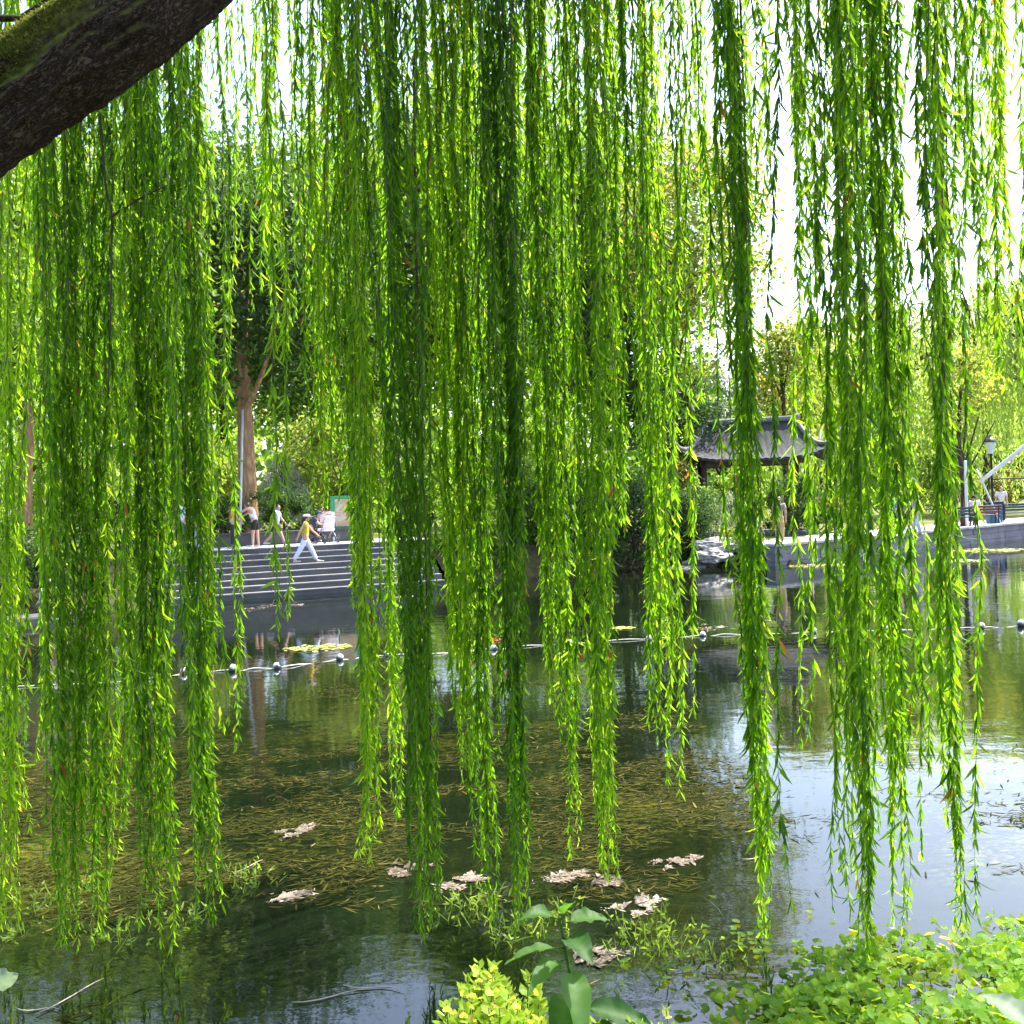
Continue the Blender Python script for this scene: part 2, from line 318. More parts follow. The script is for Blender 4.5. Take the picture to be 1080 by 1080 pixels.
sheet('plaza_pavement',[A2-u*.2,B2+u*.5,B2+u*.5+nn*3.2,A2-u*.2+nn*3.2],1.4405,pave_m)
d1=nz(np.array([13,17.])); n1=np.array([-d1[1],d1[0]])
n1=np.array([-.61,.79])*3.6
sheet('promenade_pavement',[(9.42,35.22),(15,39.32),(22.6,45.22),(60,73.5),tuple(np.array([60,73.5])+n1),tuple(np.array([22.6,45.2])+n1),tuple(np.array([15,39.3])+n1),tuple(np.array([9.4,35.2])+n1)],.724,pave_m)
# lakeside wall right
g=Geo(); W=np.array([(9.3,35.1),(15,39.3),(22.6,45.2),(60,73.5),(200,180)]);
for a,b in zip(W[:-1],W[1:]):
    dd=nz(b-a); q=np.array([-dd[1],dd[0]]); ln=np.linalg.norm(b-a); rz_=math.atan2(dd[1],dd[0])
    for c_i,(z0,z1) in enumerate(((-.45,.12),(.13,.40),(.41,.68))):
        x0=0.0
        while x0<ln:
            x1=min(ln,x0+rng.uniform(.9,1.7)*(1 if a[1]<60 else 6)); m_=a+dd*(x0+x1)/2+q*(.2+rng.normal()*.010); box(g,[*m_,(z0+z1)/2],[x1-x0-.014,.4,z1-z0],0,rz_,.012); x0=x1
    x0=0.0
    while x0<ln:
        x1=min(ln,x0+rng.uniform(1.4,2.4)*(1 if a[1]<60 else 6)); m_=a+dd*(x0+x1)/2+q*(.2+rng.normal()*.006); box(g,[*m_,0.732+rng.normal()*.004],[x1-x0-.012,.54,.10],1,rz_,.014); x0=x1
    box(g,[*((a+b)/2+q*.22),.11],[ln-.05,.34,1.1],0,rz_)
tag(g.build('lakeside_wall',[wall_m,stone_mat('coping_stone',(.30,.29,.31))]),'low grey stone wall holding the sunlit promenade above the water on the right','wall')
# seat wall behind the steps
g=Geo(); c0=A2+u*1.6+nn*2.4; c1=B2-u*1.5+nn*2.4; mid=(c0+c1)/2
box(g,[*mid,1.44+.21],[np.linalg.norm(c1-c0),.4,.42],0,math.atan2(u[1],u[0]),.015)
box(g,[*mid,1.44+.45],[np.linalg.norm(c1-c0)+.04,.48,.06],0,math.atan2(u[1],u[0]),.012)
tag(g.build('seat_wall',stone_step),'low dark grey planter wall on the plaza behind the steps','wall')
# near bank
def bz(x,y):
    e = 4.35 + 1.5*1/(1+np.exp(-(x-1.05)*2.2)) - .1*np.sin(x*1.7)
    sl=2.3+2.4/(1+np.exp(-(x-1.0)*3.0)); t=np.clip((y-(e+.2-sl))/sl,0,1.25); return 1.0-1.12*(t*t*(3-2*np.minimum(t,1))) - .12*np.clip(y-e,0,3)
gx=np.linspace(-14,14,113); gy=np.concatenate([np.linspace(-40,0,11)[:-1],np.linspace(0,7.5,61)])
X,Y=np.meshgrid(gx,gy); Z=bz(X,Y)+.03*np.sin(X*5.1+Y*2)*np.cos(Y*4.3)
g=Geo(); i=np.arange(len(gy)-1)[:,None]*len(gx); j=np.arange(len(gx)-1)[None]
g.add(np.stack([X,Y,Z],-1).reshape(-1,3),[np.stack([i+j,i+j+1,i+len(gx)+j+1,i+len(gx)+j],-1).reshape(-1,4)],0,.5,True)
tag(g.build('lake_shore',soil_m),kind='structure')
# the land behind the photographer: far enough not to show in any reflection
sheet('bank_ground',[(-400,-400),(400,-400),(400,-40),(-400,-40)],.99,grass_m)

# ------------------------------------------------------------------ the willow in front
WB=np.array([-4.6,1.6,.95])
willow=empty('weeping_willow',WB,'weeping willow leaning over the near bank, thick mossy limb and long green hanging branches','tree')
def local(v): return np.asarray(v,float)-WB
def spline(P,m):
    P=np.asarray(P,float); t=np.linspace(0,len(P)-1,m); out=[]
    for x in t:
        k=min(int(x),len(P)-2); f=x-k
        p0=P[max(k-1,0)];p1=P[k];p2=P[k+1];p3=P[min(k+2,len(P)-1)]
        out.append(.5*((2*p1)+(-p0+p2)*f+(2*p0-5*p1+4*p2-p3)*f*f+(-p0+3*p1-3*p2+p3)*f**3))
    return np.array(out)
def barktube(g, P, r, m, k, amp=.018, seed=1, mat=0):
    pts=spline(P,m); rr=np.interp(np.linspace(0,1,m),np.linspace(0,1,len(r)),r)
    tg=nz(np.gradient(pts,axis=0)); a=nz(np.cross(tg,[0,0,1.0]) if abs(tg[:,2]).mean()<.85 else np.cross(tg,[0,1.0,0])); b=np.cross(tg,a)
    th=np.arange(k)/k*2*math.pi; s=np.cumsum(np.r_[0,np.linalg.norm(np.diff(pts,axis=0),axis=1)])
    r0=np.random.default_rng(seed); h=np.zeros((m,k))
    for f in (3,5,8,13,17,21):
        for fz in r0.uniform(1.,9.,3):
            h+=np.sin(th[None]*f+r0.uniform(0,6.3)+2.2*np.sin(s[:,None]*fz+r0.uniform(0,6.3)))/(2.0+f*.35)
    h+=r0.normal(size=(m,k))*.28
    if k>60:
        rg=np.array([[1-2*abs(mn.noise(Vector((math.cos(t_)*3.4,math.sin(t_)*3.4,s_*4.2))))-.9*abs(mn.noise(Vector((math.cos(t_)*8,math.sin(t_)*8,s_*11)))) for t_ in th] for s_ in s]); h=h*.45+2.0*rg
    rad=rr[:,None]*(1+.04*np.sin(s[:,None]*2.1+th[None]))+amp*h*np.minimum(1,rr[:,None]/.12)
    V=pts[:,None]+rad[...,None]*(a[:,None]*np.cos(th)[None,:,None]+b[:,None]*np.sin(th)[None,:,None])
    i=np.arange(m-1)[:,None]*k; j=np.arange(k)[None]; j2=(j+1)%k
    g.add(V.reshape(-1,3),[np.stack([i+j,i+j2,i+k+j2,i+k+j],-1).reshape(-1,4),np.arange(k)[::-1][None],(np.arange(k)+(m-1)*k)[None]],mat,.5,True)
    return pts,V
limbP=[(-4.6,1.6,.6),(-4.4,1.7,1.7),(-3.6,2.2,2.55),tuple(at(-300,330,2.85)),tuple(at(-10,121,3.0)),tuple(at(159,0,3.03)),tuple(at(330,-140,3.2)),(.1,4.0,5.35),(1.2,5.0,6.6),(2.4,6.2,7.5),(3.6,7.6,8.3)]
g=Geo(); pts,VV=barktube(g,local(limbP),[.40,.33,.23,.165,.140,.134,.13,.12,.11,.08,.05],520,110,.0085,3)
g.build('trunk',bark_moss,willow)
# moss tufts on the upper side of the limb
g=Geo(); V=VV.reshape(-1,3); ctr=np.repeat(pts,110,0); nrm=nz(V-ctr); w=(nrm[:,2]>-.1)&(np.repeat(np.arange(520),110)>118)&(np.repeat(np.arange(520),110)<350)
idx=np.flatnonzero(w); idx=rng.choice(idx,80000); nv=len(idx)
pn=np.sin(V[idx]@np.array([9.,7,11]))+np.sin(V[idx]@np.array([-13.,17,5])); keep=pn*.8+nrm[idx,2]*2.6+rng.normal(size=nv)*.35>.40; idx=idx[keep]; nv=len(idx)
leafset(g,V[idx]+rng.normal(size=(nv,3))*.004,nrm[idx]+rng.normal(size=(nv,3))*.6,rng.uniform(.006,.017,nv),.0035,rng.uniform(0,1,nv))
g.build('moss',moss_m,willow)
boughs=[ [(.1,4.0,5.35),(-.5,5.0,6.6),(-1.0,6.2,7.3),(-1.2,8.0,8.2)], [tuple(at(-300,330,2.85)),(-2.9,3.6,4.9),(-3.2,5.0,6.2),(-3.3,7.0,7.4)],
 [(1.2,5.0,6.6),(.9,6.2,7.3),(.4,7.8,8.2)], [(1.2,5.0,6.6),(2.3,5.4,7.0),(3.6,5.9,7.2)], [(-3.6,2.2,2.55),(-4.2,3.2,4.6),(-4.6,5.2,6.4)], [(-.5,5.0,6.6),(-1.7,5.8,7.0),(-2.8,6.2,7.0)]]
for k,bp_ in enumerate(boughs):
    g=Geo(); barktube(g,local(bp_),[.09,.065,.045,.02],60,16,.004,20+k); g.build('bough',bark_moss,willow)
g=Geo(); tube(g,spline(local([at(-40,18,3.4),at(0,19,3.4),at(30,20,3.4),at(46,24,3.4)]),14),np.linspace(.014,.010,14),7); tube(g,spline(local([at(20,19,3.4),at(45,2,3.4),at(75,-20,3.4)]),10),np.linspace(.008,.004,10),6)
g.build('twig',bark_moss,willow)

def hang(xt,xb,yb,hw,n,D,ys=None,spread=.35,vsh=0.0,dz=.3,sp=.0135,lk=.97,single=False,fan=1.9):
    """one hanging branch: a bundle of n whips, from above the picture down to row yb"""
    g=Geo(); zt0=(CAMZ+ray(xt,ys)[1]*D) if ys is not None else None; vt=rng.normal()*.07
    a_t,b_t=ray(xt,-40); z_t=CAMZ+b_t*D
    PP=[];DD=[];LL=[];VV_=[];SS=[]
    for k in range(n):
        yy=yb if k==0 else yb-(rng.beta(.75,2.0))*spread*(yb+150)
        a_b,b_b=ray(xb,yy); zb=max(.012+rng.uniform(0,.03), CAMZ+b_b*D); zfull=CAMZ+ray(xb,yb)[1]*D
        a_b=ray(xb,yb)[0]
        dd=D+rng.normal()*dz*.5
        zt=zt0+rng.normal()*.1 if zt0 is not None else 6.5+rng.uniform(0,1.2)+.25*(D-6)
        m=26; t=np.linspace(0,1,m); z=zt+(zb-zt)*t
        off=np.clip(rng.normal()*.62,-1.25,1.25)*hw
        f=np.clip((z_t-z)/(z_t-zfull),-.4,1.1)
        dxp=off*(fan-(fan-.62)*np.clip(f*1.25,0,1)) + hw*.30*np.sin(f*rng.uniform(3,7)+rng.uniform(0,6.3))
        w2=.018*np.sin(z*rng.uniform(1.5,4)+rng.uniform(0,6))+.010*np.sin(z*rng.uniform(5,9)+rng.uniform(0,6))
        x=(a_t+(a_b-a_t)*f+dxp/F)*D+w2; y=dd+.03*np.sin(z*2.2+rng.uniform(0,6))+.02*np.sin(z*5+rng.uniform(0,6))
        P=np.stack([x,y,z],-1)
        rad=np.linspace(.0034,.0011,m)*(1.2 if k%5==0 else 1)
        tube(g,local(P),rad,4,1,.5,True,False)
        Ls=zt-zb; nl=int(Ls/sp); tt=np.sort(rng.uniform(0,1,nl)); tt=tt[tt>.02]; nl=len(tt)
        pz=np.stack([np.interp(tt,t,P[:,c]) for c in range(3)],-1)
        az=np.arange(nl)*2.4+rng.normal(size=nl)*.6
        tl=np.abs(rng.normal(.22,.20,nl))+.04; tl=np.where(rng.random(nl)<.04,tl+.6,tl)
        d=np.stack([np.cos(az)*np.sin(tl),np.sin(az)*np.sin(tl),-np.cos(tl)],-1)
        ln=rng.uniform(.055,.135,nl)*lk*np.where(tt>.93,.75,1)
        PP.append(pz);DD.append(d);LL.append(ln); VV_.append(np.clip(rng.normal(.43+vsh+vt+.10*rng.normal(),.19,nl),0,.9)); 
    P=np.concatenate(PP);d=np.concatenate(DD);L=np.concatenate(LL);v=np.concatenate(VV_)
    old=rng.random(len(v)); v=np.where(old>.985,rng.uniform(.90,1,len(v)),v)
    P=P.copy(); P[:,2]=np.maximum(P[:,2],.008); low=P[:,2]<L*np.abs(d[:,2])+.01
    d[low,2]=-np.clip((P[low,2]-.004)/L[low],0,1)
    leafset(g,local(P),d,L,L*rng.uniform(.12,.18,len(L)),v,0,.34)
    return g.build('hanging_branch',[willow_leaf,twig_m],willow)
TR=[(5,8,972,15,11,6.1),(38,46,800,13,4,6.3),(60,70,985,13,9,6.0),(88,98,992,17,17,6.1),(120,128,905,13,9,6.3),(140,150,860,12,7,6.0),(158,172,992,15,17,6.1),
(192,226,962,15,16,5.9),(222,248,790,7,3,6.2),(268,284,365,20,6,6.5),(333,343,530,17,9,6.2),(350,380,660,13,8,6.3),(368,395,905,14,12,6.0),
(394,418,860,9,6,6.3),(408,455,975,15,15,5.9),(452,480,700,13,8,6.3),(470,491,830,16,12,6.1),(495,516,960,16,12,6.2),(532,550,980,15,15,6.0),(560,580,745,11,7,6.3),
(580,605,900,15,11,6.2),(614,637,920,17,15,6.0),(640,655,560,11,7,6.3),(668,692,775,10,8,6.1),(690,712,840,10,8,6.0),(716,727,755,4,2,6.2),(742,748,420,7,2,6.4),
(776,815,1005,16,16,5.8),(826,858,600,5,2,6.0),(842,850,790,5,2,6.2),(850,862,940,3,1,6.0),(874,906,1000,13,15,5.7),(908,936,965,8,7,6.0),(932,960,970,9,8,5.9),
(968,1000,965,13,14,5.7),(1005,1022,330,14,7,6.0),(850,858,300,20,4,6.3),(925,932,280,20,3,6.3),(788,795,250,16,5,6.3),(895,900,330,16,3,6.2),(1046,1053,405,12,8,6.0),(1074,1079,335,10,5,6.2)]
dark={14:-.16,18:-.12,3:-.12,6:-.08,17:-.06,27:-.10,34:-.08,33:-.05,31:-.06}; light={0:.12,1:.15,12:.1,15:.12,16:.1,21:.1,10:.1,23:.1}
for k,t in enumerate(TR): hang(*(t if t[4]<4 else (*t[:4],int(t[4]*(1.3 if t[0]<750 else 1.08)+.5),t[5])),lk=(1.0 if t[0]>750 else .82),sp=(.0145 if t[0]>750 else .0118),vsh=dark.get(k,0)+light.get(k,0))
hang(283,300,672,3,1,5.8,None,.1,.2,fan=1.0); hang(286,302,650,3,1,5.8,None,.1,.2,fan=1.0)
# farther, shorter branches of the crown's back
LB=[(20,26,520,26,6,8.0),(75,82,480,28,7,8.4),(120,128,560,24,7,7.8),(170,178,480,24,7,8.3),(215,224,330,20,5,8.8),(262,270,260,24,5,8.5),
(318,326,420,22,7,8.2),(360,368,360,24,7,8.6),(408,414,330,24,7,8.0),(455,460,320,24,8,8.6),(500,505,380,24,9,7.9),(545,549,360,24,9,8.5),(590,594,400,22,8,8.1),(632,637,300,24,7,8.6),(680,688,320,22,6,8.3),(715,722,230,16,3,8.8),
(806,812,200,16,4,8.4),(856,862,280,18,5,8.0),(896,900,240,14,5,8.6),(955,958,300,20,6,8.2),(1004,1008,210,20,6,8.5),(1050,1054,240,22,5,8.3)]
for t in LB: hang(*t,spread=.6,vsh=.02,dz=.8,sp=.020,lk=1.0,fan=1.25)
# twigs seen through the branches
g=Geo()
for p in ([at(455,-40,6.2),at(430,40,6.2),at(412,85,6.2),at(405,130,6.2)],[at(455,-30,6.3),at(470,40,6.3),at(478,90,6.3)],[at(105,120,5.8),at(112,200,5.8),at(118,240,5.8),at(114,420,5.8)],[at(118,228,5.8),at(150,208,5.8),at(178,195,5.8)],[at(780,-20,6),at(786,150,6),at(792,330,6),at(800,520,6)],[at(436,60,5.9),at(440,300,5.9),at(450,620,5.9),at(456,860,5.9)]):
    tube(g,spline(local(p),20),np.linspace(.008,.004,20),6)
g.build('twig',bark_dark,willow)

# ------------------------------------------------------------------ far trees and shrubs
def crown(g,c,rad,n,ls,ncl,mat=0,seed=0,shell=.55,asp=.55,flat=0.0):
    r=np.random.default_rng(seed)
    dirs=nz(r.normal(size=(ncl,3))); rr=(shell+(1-shell)*r.random((ncl,1)))*r.uniform(.72,1.08,(ncl,1))
    cc=dirs*rr*np.asarray(rad)+np.asarray(c); cs=r.uniform(.13,.30,ncl)*min(rad); br=r.normal(size=ncl)*.13
    k=r.integers(0,ncl,n); P=cc[k]+r.normal(size=(n,3))*cs[k][:,None]*np.array([1,1,.75])
    d=r.normal(size=(n,3)); d[:,2]-=.4+flat
    v=np.clip(.45+br[k]+r.normal(size=n)*.2,0,1)
    L=r.uniform(.7,1.3,n)*ls; leafset(g,P,d,L,L*asp,v,mat,.2,rs=r)
    return cc
def tree(name,X,D,zb,H,tr,cz,rad,n,ls,ncl,lm,bm_,label,seed,group='trees on the far bank',lean=(0,0),asp=.55,nb=7,cat='tree'):
    if X>3.5: X,D,zb,H,tr,cz,ls=X*.8,D*.8,zb*.8-.07,H*.8,tr*.8,cz*.8,ls*.8; rad=tuple(q*.8 for q in rad); lean=(lean[0]*.8,lean[1])
    o=empty(name,(X,D,zb),label,cat,group); r=np.random.default_rng(seed)
    top=np.array([lean[0],lean[1],H*.72]); g=Geo()
    P=spline([(0,0,-.15),(lean[0]*.15,0,H*.22),(lean[0]*.5,lean[1]*.5,H*.45),top],26)
    rr=np.linspace(tr,tr*.35,26); rr[:3]*=[1.45,1.2,1.06]
    tube(g,P,rr,12)
    g2=Geo(); cc=crown(g2,(lean[0],lean[1],cz),rad,n,ls,ncl,0,seed,asp=asp)
    for k in range(nb):
        s=P[r.integers(10,24)]; e=cc[r.integers(0,ncl)]; mid=(s+e)/2+np.array([0,0,-.1*np.linalg.norm(e-s)])
        tube(g,spline([s,mid,e],10),np.linspace(tr*.34,tr*.08,10),6)
    g.build('trunk',bm_,o); g2.build('crown',lm,o); return o
def shrub(name,X,D,zb,c,rad,n,ls,ncl,lm,label,seed,group='shrubs on the far bank',asp=.6,cat='shrub'):
    if X>3.5: X,D,zb,ls=X*.8,D*.8,zb*.8-.07,ls*.8; rad=tuple(q*.8 for q in rad); c=tuple(q*.8 for q in c)
    o=empty(name,(X,D,zb),label,cat,group); r=np.random.default_rng(seed); g2=Geo(); cc=crown(g2,c,rad,n,ls,ncl,0,seed,.45,asp)
    cc[:,2]=np.maximum(cc[:,2],.05)
    g=Geo()
    for k in range(6): e=cc[r.integers(0,ncl)]; tube(g,spline([(r.normal()*.1,r.normal()*.1,-.1),e*.5*np.array([.8,.8,1]),e],8),np.linspace(.04,.012,8),5)
    g.build('stem',bark_dark,o); g2.build('foliage',lm,o); return o
pxX=lambda px,D:(px-CX)/F*D
tree('plaza_tree',pxX(262,37),37,1.43,17,.40,10.6,(5.0,4.4,5.4),30000,.21,110,lf_dark,bark_brown,'dark green tree with a bare straight brown trunk rising behind the plaza wall',11)
tree('bank_tree',pxX(24,31),31,1.1,15,.26,9.5,(4.4,4,5.2),12000,.20,60,lf_green,bark_brown,'leafy tree with a leaning brown trunk at the left edge above the waterside',12,lean=(1.0,.5))
bgs=[(-60,52,22,lf_green,'tall green tree at the far left behind the leaning trunk'),(75,56,25,lf_autumn,'yellowish tall tree seen behind the left hanging branches'),(165,60,26,lf_green,'green tree behind the man in the pale blue shirt'),(238,66,27,lf_autumn,'slim yellowing tree just left of the plaza trunk in the distance'),(345,58,25,lf_green,'green tree behind the stroller on the plaza'),(430,62,27,lf_autumn,'yellow green tree behind the left centre hanging branches'),(515,60,31,lf_green,'green tree behind the dense middle hanging branches'),(590,64,31,lf_green,'tall green tree behind the right of the middle branches'),(655,58,25,lf_dark,'dark evergreen tree left of the autumn tree')]
for k,(px,D,H,lm,lb) in enumerate(bgs):
    tree('park_tree',pxX(px,D),D,1.3,H,.28,H*.58,(H*.21,H*.18,H*.40),26000,.32,150,lm,bark_dark,lb,30+k)
tree('autumn_tree',pxX(704,50),50,1.25,23,.34,15.0,(4.4,4.0,7.0),14000,.24,100,lf_autumn,bark_dark,'thin crowned tree turning yellow with a dark leaning trunk and sky showing through',50,lean=(1.4,0),nb=12)
tree('evergreen_tree',pxX(728,58),58,1.2,12,.25,7.2,(3.2,3,4.2),9000,.22,50,lf_dark,bark_dark,'dark evergreen tree behind the left end of the tiled roof',51)
tree('bare_tree',pxX(762,62),62,1.2,11,.18,7.4,(2.6,2.4,3.4),2600,.22,40,lf_grey,bark_dark,'thin grey half bare tree behind the tiled roof',52,nb=14)
tree('roadside_tree',pxX(830,66),66,1.2,15.5,.25,9.8,(3.3,3.2,4.6),7000,.26,50,lf_autumn,bark_dark,'yellow green tree rising behind the right of the tiled roof',53)
shrub('lime_shrub',pxX(372,43),43,1.43,(0,0,3.4),(2.6,1.6,3.0),9000,.16,50,lf_lime,'bright lime green tall shrub behind the stroller',60)
shrub('lime_shrub',pxX(330,48),48,1.4,(0,0,3.0),(2.2,1.6,2.8),6000,.16,40,lf_lime,'sunlit yellow green shrub right of the grey weeping shrub',61)
shrub('lime_shrub',pxX(205,47),47,1.4,(0,0,3.2),(3.0,1.6,3.0),7000,.16,40,lf_lime,'lime shrub behind the man in the pale blue shirt',62)
shrub('lime_shrub',pxX(60,40),40,1.1,(0,0,2.8),(3.4,1.6,2.8),7000,.15,40,lf_lime,'sunlit shrub at the left behind the leaning trunk',63)
shrub('hedge_shrub',pxX(292,37.8),37.8,1.43,(0,0,1.15),(1.6,.6,1.0),5000,.09,40,lf_dark,'dark green rounded hedge behind the woman in white tank top',64)
shrub('hedge_shrub',pxX(250,36.2),36.2,1.43,(0,0,1.0),(1.3,.6,.9),4000,.09,30,lf_dark,'dark hedge at the foot of the plaza tree trunk',65)
shrub('hedge_shrub',pxX(130,36),36,1.2,(0,0,1.3),(2.6,.8,1.3),5000,.10,40,lf_dark,'dark shrub left of the top of the steps',66)
shrub('hedge_shrub',pxX(35,27),27,.9,(0,0,1.0),(1.6,.8,1.2),4000,.09,40,lf_dark,'dark bush on the bank above the crouching person',67)
shrub('plaza_shrub',pxX(450,50),50,1.4,(0,0,2.6),(3.5,1.5,2.6),6000,.16,40,lf_green,'green shrub mass behind the right half of the steps',68)
shrub('plaza_shrub',pxX(560,54),54,1.4,(0,0,3.4),(4.5,1.6,3.4),8000,.18,50,lf_green,'green shrub mass hidden behind the middle hanging branches',69)
shrub('waterside_bush',pxX(668,45.5),45.5,.7,(0,0,2.0),(2.2,1.5,2.3),8000,.13,50,lf_dark,'dark dense bush overhanging the water left of the rocks',70)
shrub('waterside_bush',pxX(500,35.2),35.2,.7,(0,0,1.3),(1.5,1.0,1.5),6000,.13,50,lf_green,'green bush at the right end of the stone steps',82)
shrub('waterside_bush',pxX(556,37.2),37.2,.7,(0,0,1.7),(1.7,1.0,1.9),7000,.13,50,lf_green,'tall green bush behind the middle hanging branches at the waterside',83)
shrub('waterside_bush',pxX(612,38.4),38.4,.9,(0,0,1.5),(1.4,1.0,1.6),6000,.13,50,lf_dark,'dark bush above the short stone edging right of the middle',84)
shrub('waterside_bush',pxX(728,46.5),46.5,.8,(0,0,1.6),(1.5,1.3,2.0),8000,.12,50,lf_dark,'rounded dark bush beside the pale rocks at the water',71)
shrub('waterside_grass_clump',pxX(776,45),45,.4,(0,0,.75),(1.0,.6,.8),3000,.12,30,lf_lime,'yellow green leafy clump at the water left of the promenade',72)
shrub('waterside_grass_clump',pxX(766,44.6),44.6,.05,(0,0,.25),(.5,.4,.3),900,.12,12,lf_lime,'small bright tuft touching the water below the leafy clump',73)
shrub('yellow_shrub',pxX(712,54),54,1.2,(0,0,3.4),(1.1,.9,1.2),2500,.14,25,lf_yflower,'yellow leaved shrub left of the upturned roof corner',74)
shrub('moss_shrub',pxX(770,50.3),50.3,1.2,(0,0,2.0),(2.4,.6,1.7),9000,.12,60,lf_green,'olive green hedge under the left half of the tiled roof',75)
shrub('moss_shrub',pxX(836,50.6),50.6,1.2,(0,0,1.7),(1.6,.6,1.6),6000,.12,40,lf_dark,'dark shrub under the right half of the tiled roof',85)
shrub('flower_hedge',pxX(855,56),56,1.12,(0,0,1.55),(3.0,.7,.42),5000,.12,50,lf_yflower,'hedge topped with pale yellow flowers behind the promenade',76)
shrub('flower_hedge',pxX(1068,92),92,1.12,(0,0,2.0),(3.0,1.2,2.0),4000,.2,30,lf_yflower,'yellowish rounded shrub right of the lamp post',77)
shrub('promenade_hedge',pxX(858,55),55,1.12,(0,0,.62),(3.4,.7,.66),6000,.10,60,lf_dark,'dark clipped hedge along the back of the bright promenade',78)
shrub('promenade_shrub',pxX(955,74),74,1.12,(0,0,3.0),(6.5,1.5,3.0),8000,.2,60,lf_green,'green shrub bank behind the people on the promenade',79)
shrub('promenade_shrub',pxX(1045,100),100,1.12,(0,0,3.2),(7,1.5,3.0),8000,.24,60,lf_dark,'dark shrub bank behind the lamp post and benches',80)
shrub('promenade_shrub',pxX(1000,97),97,1.12,(0,0,1.6),(5,1.2,1.4),5000,.2,40,lf_autumn,'tawny low shrub behind the person sitting on the bench',81)
def weeping(name,X,D,zb,h,rad,n,lm,label,group,ls=.16,seed=1,wsp=.10,trunk=.1,mn=.25,mx=.95,cat='tree',asp=.2,tm=None):
    o=empty(name,(X,D,zb),label,cat,group); r=np.random.default_rng(seed); g=Geo(); g2=Geo()
    tube(g,spline([(0,0,-.1),(r.normal()*.1*rad,0,h*.35),(0,0,h*.72)],14),np.linspace(trunk,trunk*.5,14),9)
    for k in range(n):
        th=r.uniform(0,6.283); q=math.sqrt(r.random()); x=math.cos(th)*q*rad; y=math.sin(th)*q*rad; zt=h*(1-.38*q**2.2)*r.uniform(.93,1.03)
        ln=(zt)*r.uniform(mn,mx); m=max(3,int(ln/wsp))
        t=np.linspace(0,1,m); P=np.stack([x+ .25*x/rad*t*1.0+r.normal(size=m)*.02*rad/3, y+.25*y/rad*t+r.normal(size=m)*.02*rad/3, zt-ln*t],-1)
        d=np.stack([r.normal(size=m)*.35,r.normal(size=m)*.35,-np.ones(m)],-1); L=r.uniform(.7,1.3,m)*ls
        leafset(g2,P,d,L,L*asp,np.clip(r.normal(.5,.2,m)+r.normal()*.12,0,1),0,.25,rs=r)
        if k%9==0: tube(g,spline([(0,0,h*.55+r.uniform(-.1,.15)*h),(x*.5,y*.5,zt*.98),(x,y,zt)],8),np.linspace(trunk*.45,.01,8),5)
    g.build('trunk',tm or bark_dark,o); g2.build('crown',lm,o); return o
gw='willows across the lake'
weeping('willow_tree',pxX(945,62),62,.7,14.2,5.0,440,lf_willow,'pale yellow green weeping willow behind the promenade, leftmost of the three across the lake',gw,.36,1,.22,.26,asp=.26)
weeping('willow_tree',pxX(1040,67),67,.7,15.6,5.4,440,lf_willow,'broad pale willow behind the lamp post across the lake',gw,.36,2,.22,.26,asp=.26)
weeping('willow_tree',pxX(1092,58),58,.7,14.6,3.3,320,lf_willow,'bright willow at the right edge with branches hanging low over the benches',gw,.33,3,.20,.26,mn=.3,mx=.68,asp=.26)
weeping('willow_tree',pxX(868,70),70,.7,14.4,4.6,320,lf_willow,'farther willow seen left of the others beyond the flower hedge',gw,.38,4,.24,.26,asp=.26)
weeping('weeping_shrub',pxX(300,42),42,1.43,3.6,1.0,230,lf_grey,'grey weeping shrub with thin drooping twigs right of the brown trunk','weeping shrubs',.22,5,.13,.06,cat='shrub',asp=.12)
weeping('weeping_shrub',pxX(772,38.5),38.5,.75,2.1,1.05,260,lf_pale,'pale green weeping shrub below the tiled roof','weeping shrubs',.16,6,.10,.06,cat='shrub')

g=Geo(); n=26000; th=rng.uniform(-62,58,n); Dw=rng.uniform(105,135,n); X=Dw*np.tan(np.radians(th)); hm=np.where(th<12,17+3*np.sin(th*.6),11+2*np.sin(th*.5)); hm=hm+2.2*np.sin(X*.21)+1.5*np.sin(X*.47+1)
zz=1+hm*(1-rng.random(n)**1.6*.98)*np.where(rng.random(n)<.5,rng.random(n),1); leafset(g,np.stack([X,Dw,zz],-1),rng.normal(size=(n,3)),rng.uniform(1.0,2.2,n),.9,np.clip(rng.normal(.4,.2,n)+.2*np.sin(X*.3),0,1),0,.2)
tag(g.build('wood',lf_green),'far belt of green trees closing the park beyond the lake','wood',kind='stuff')
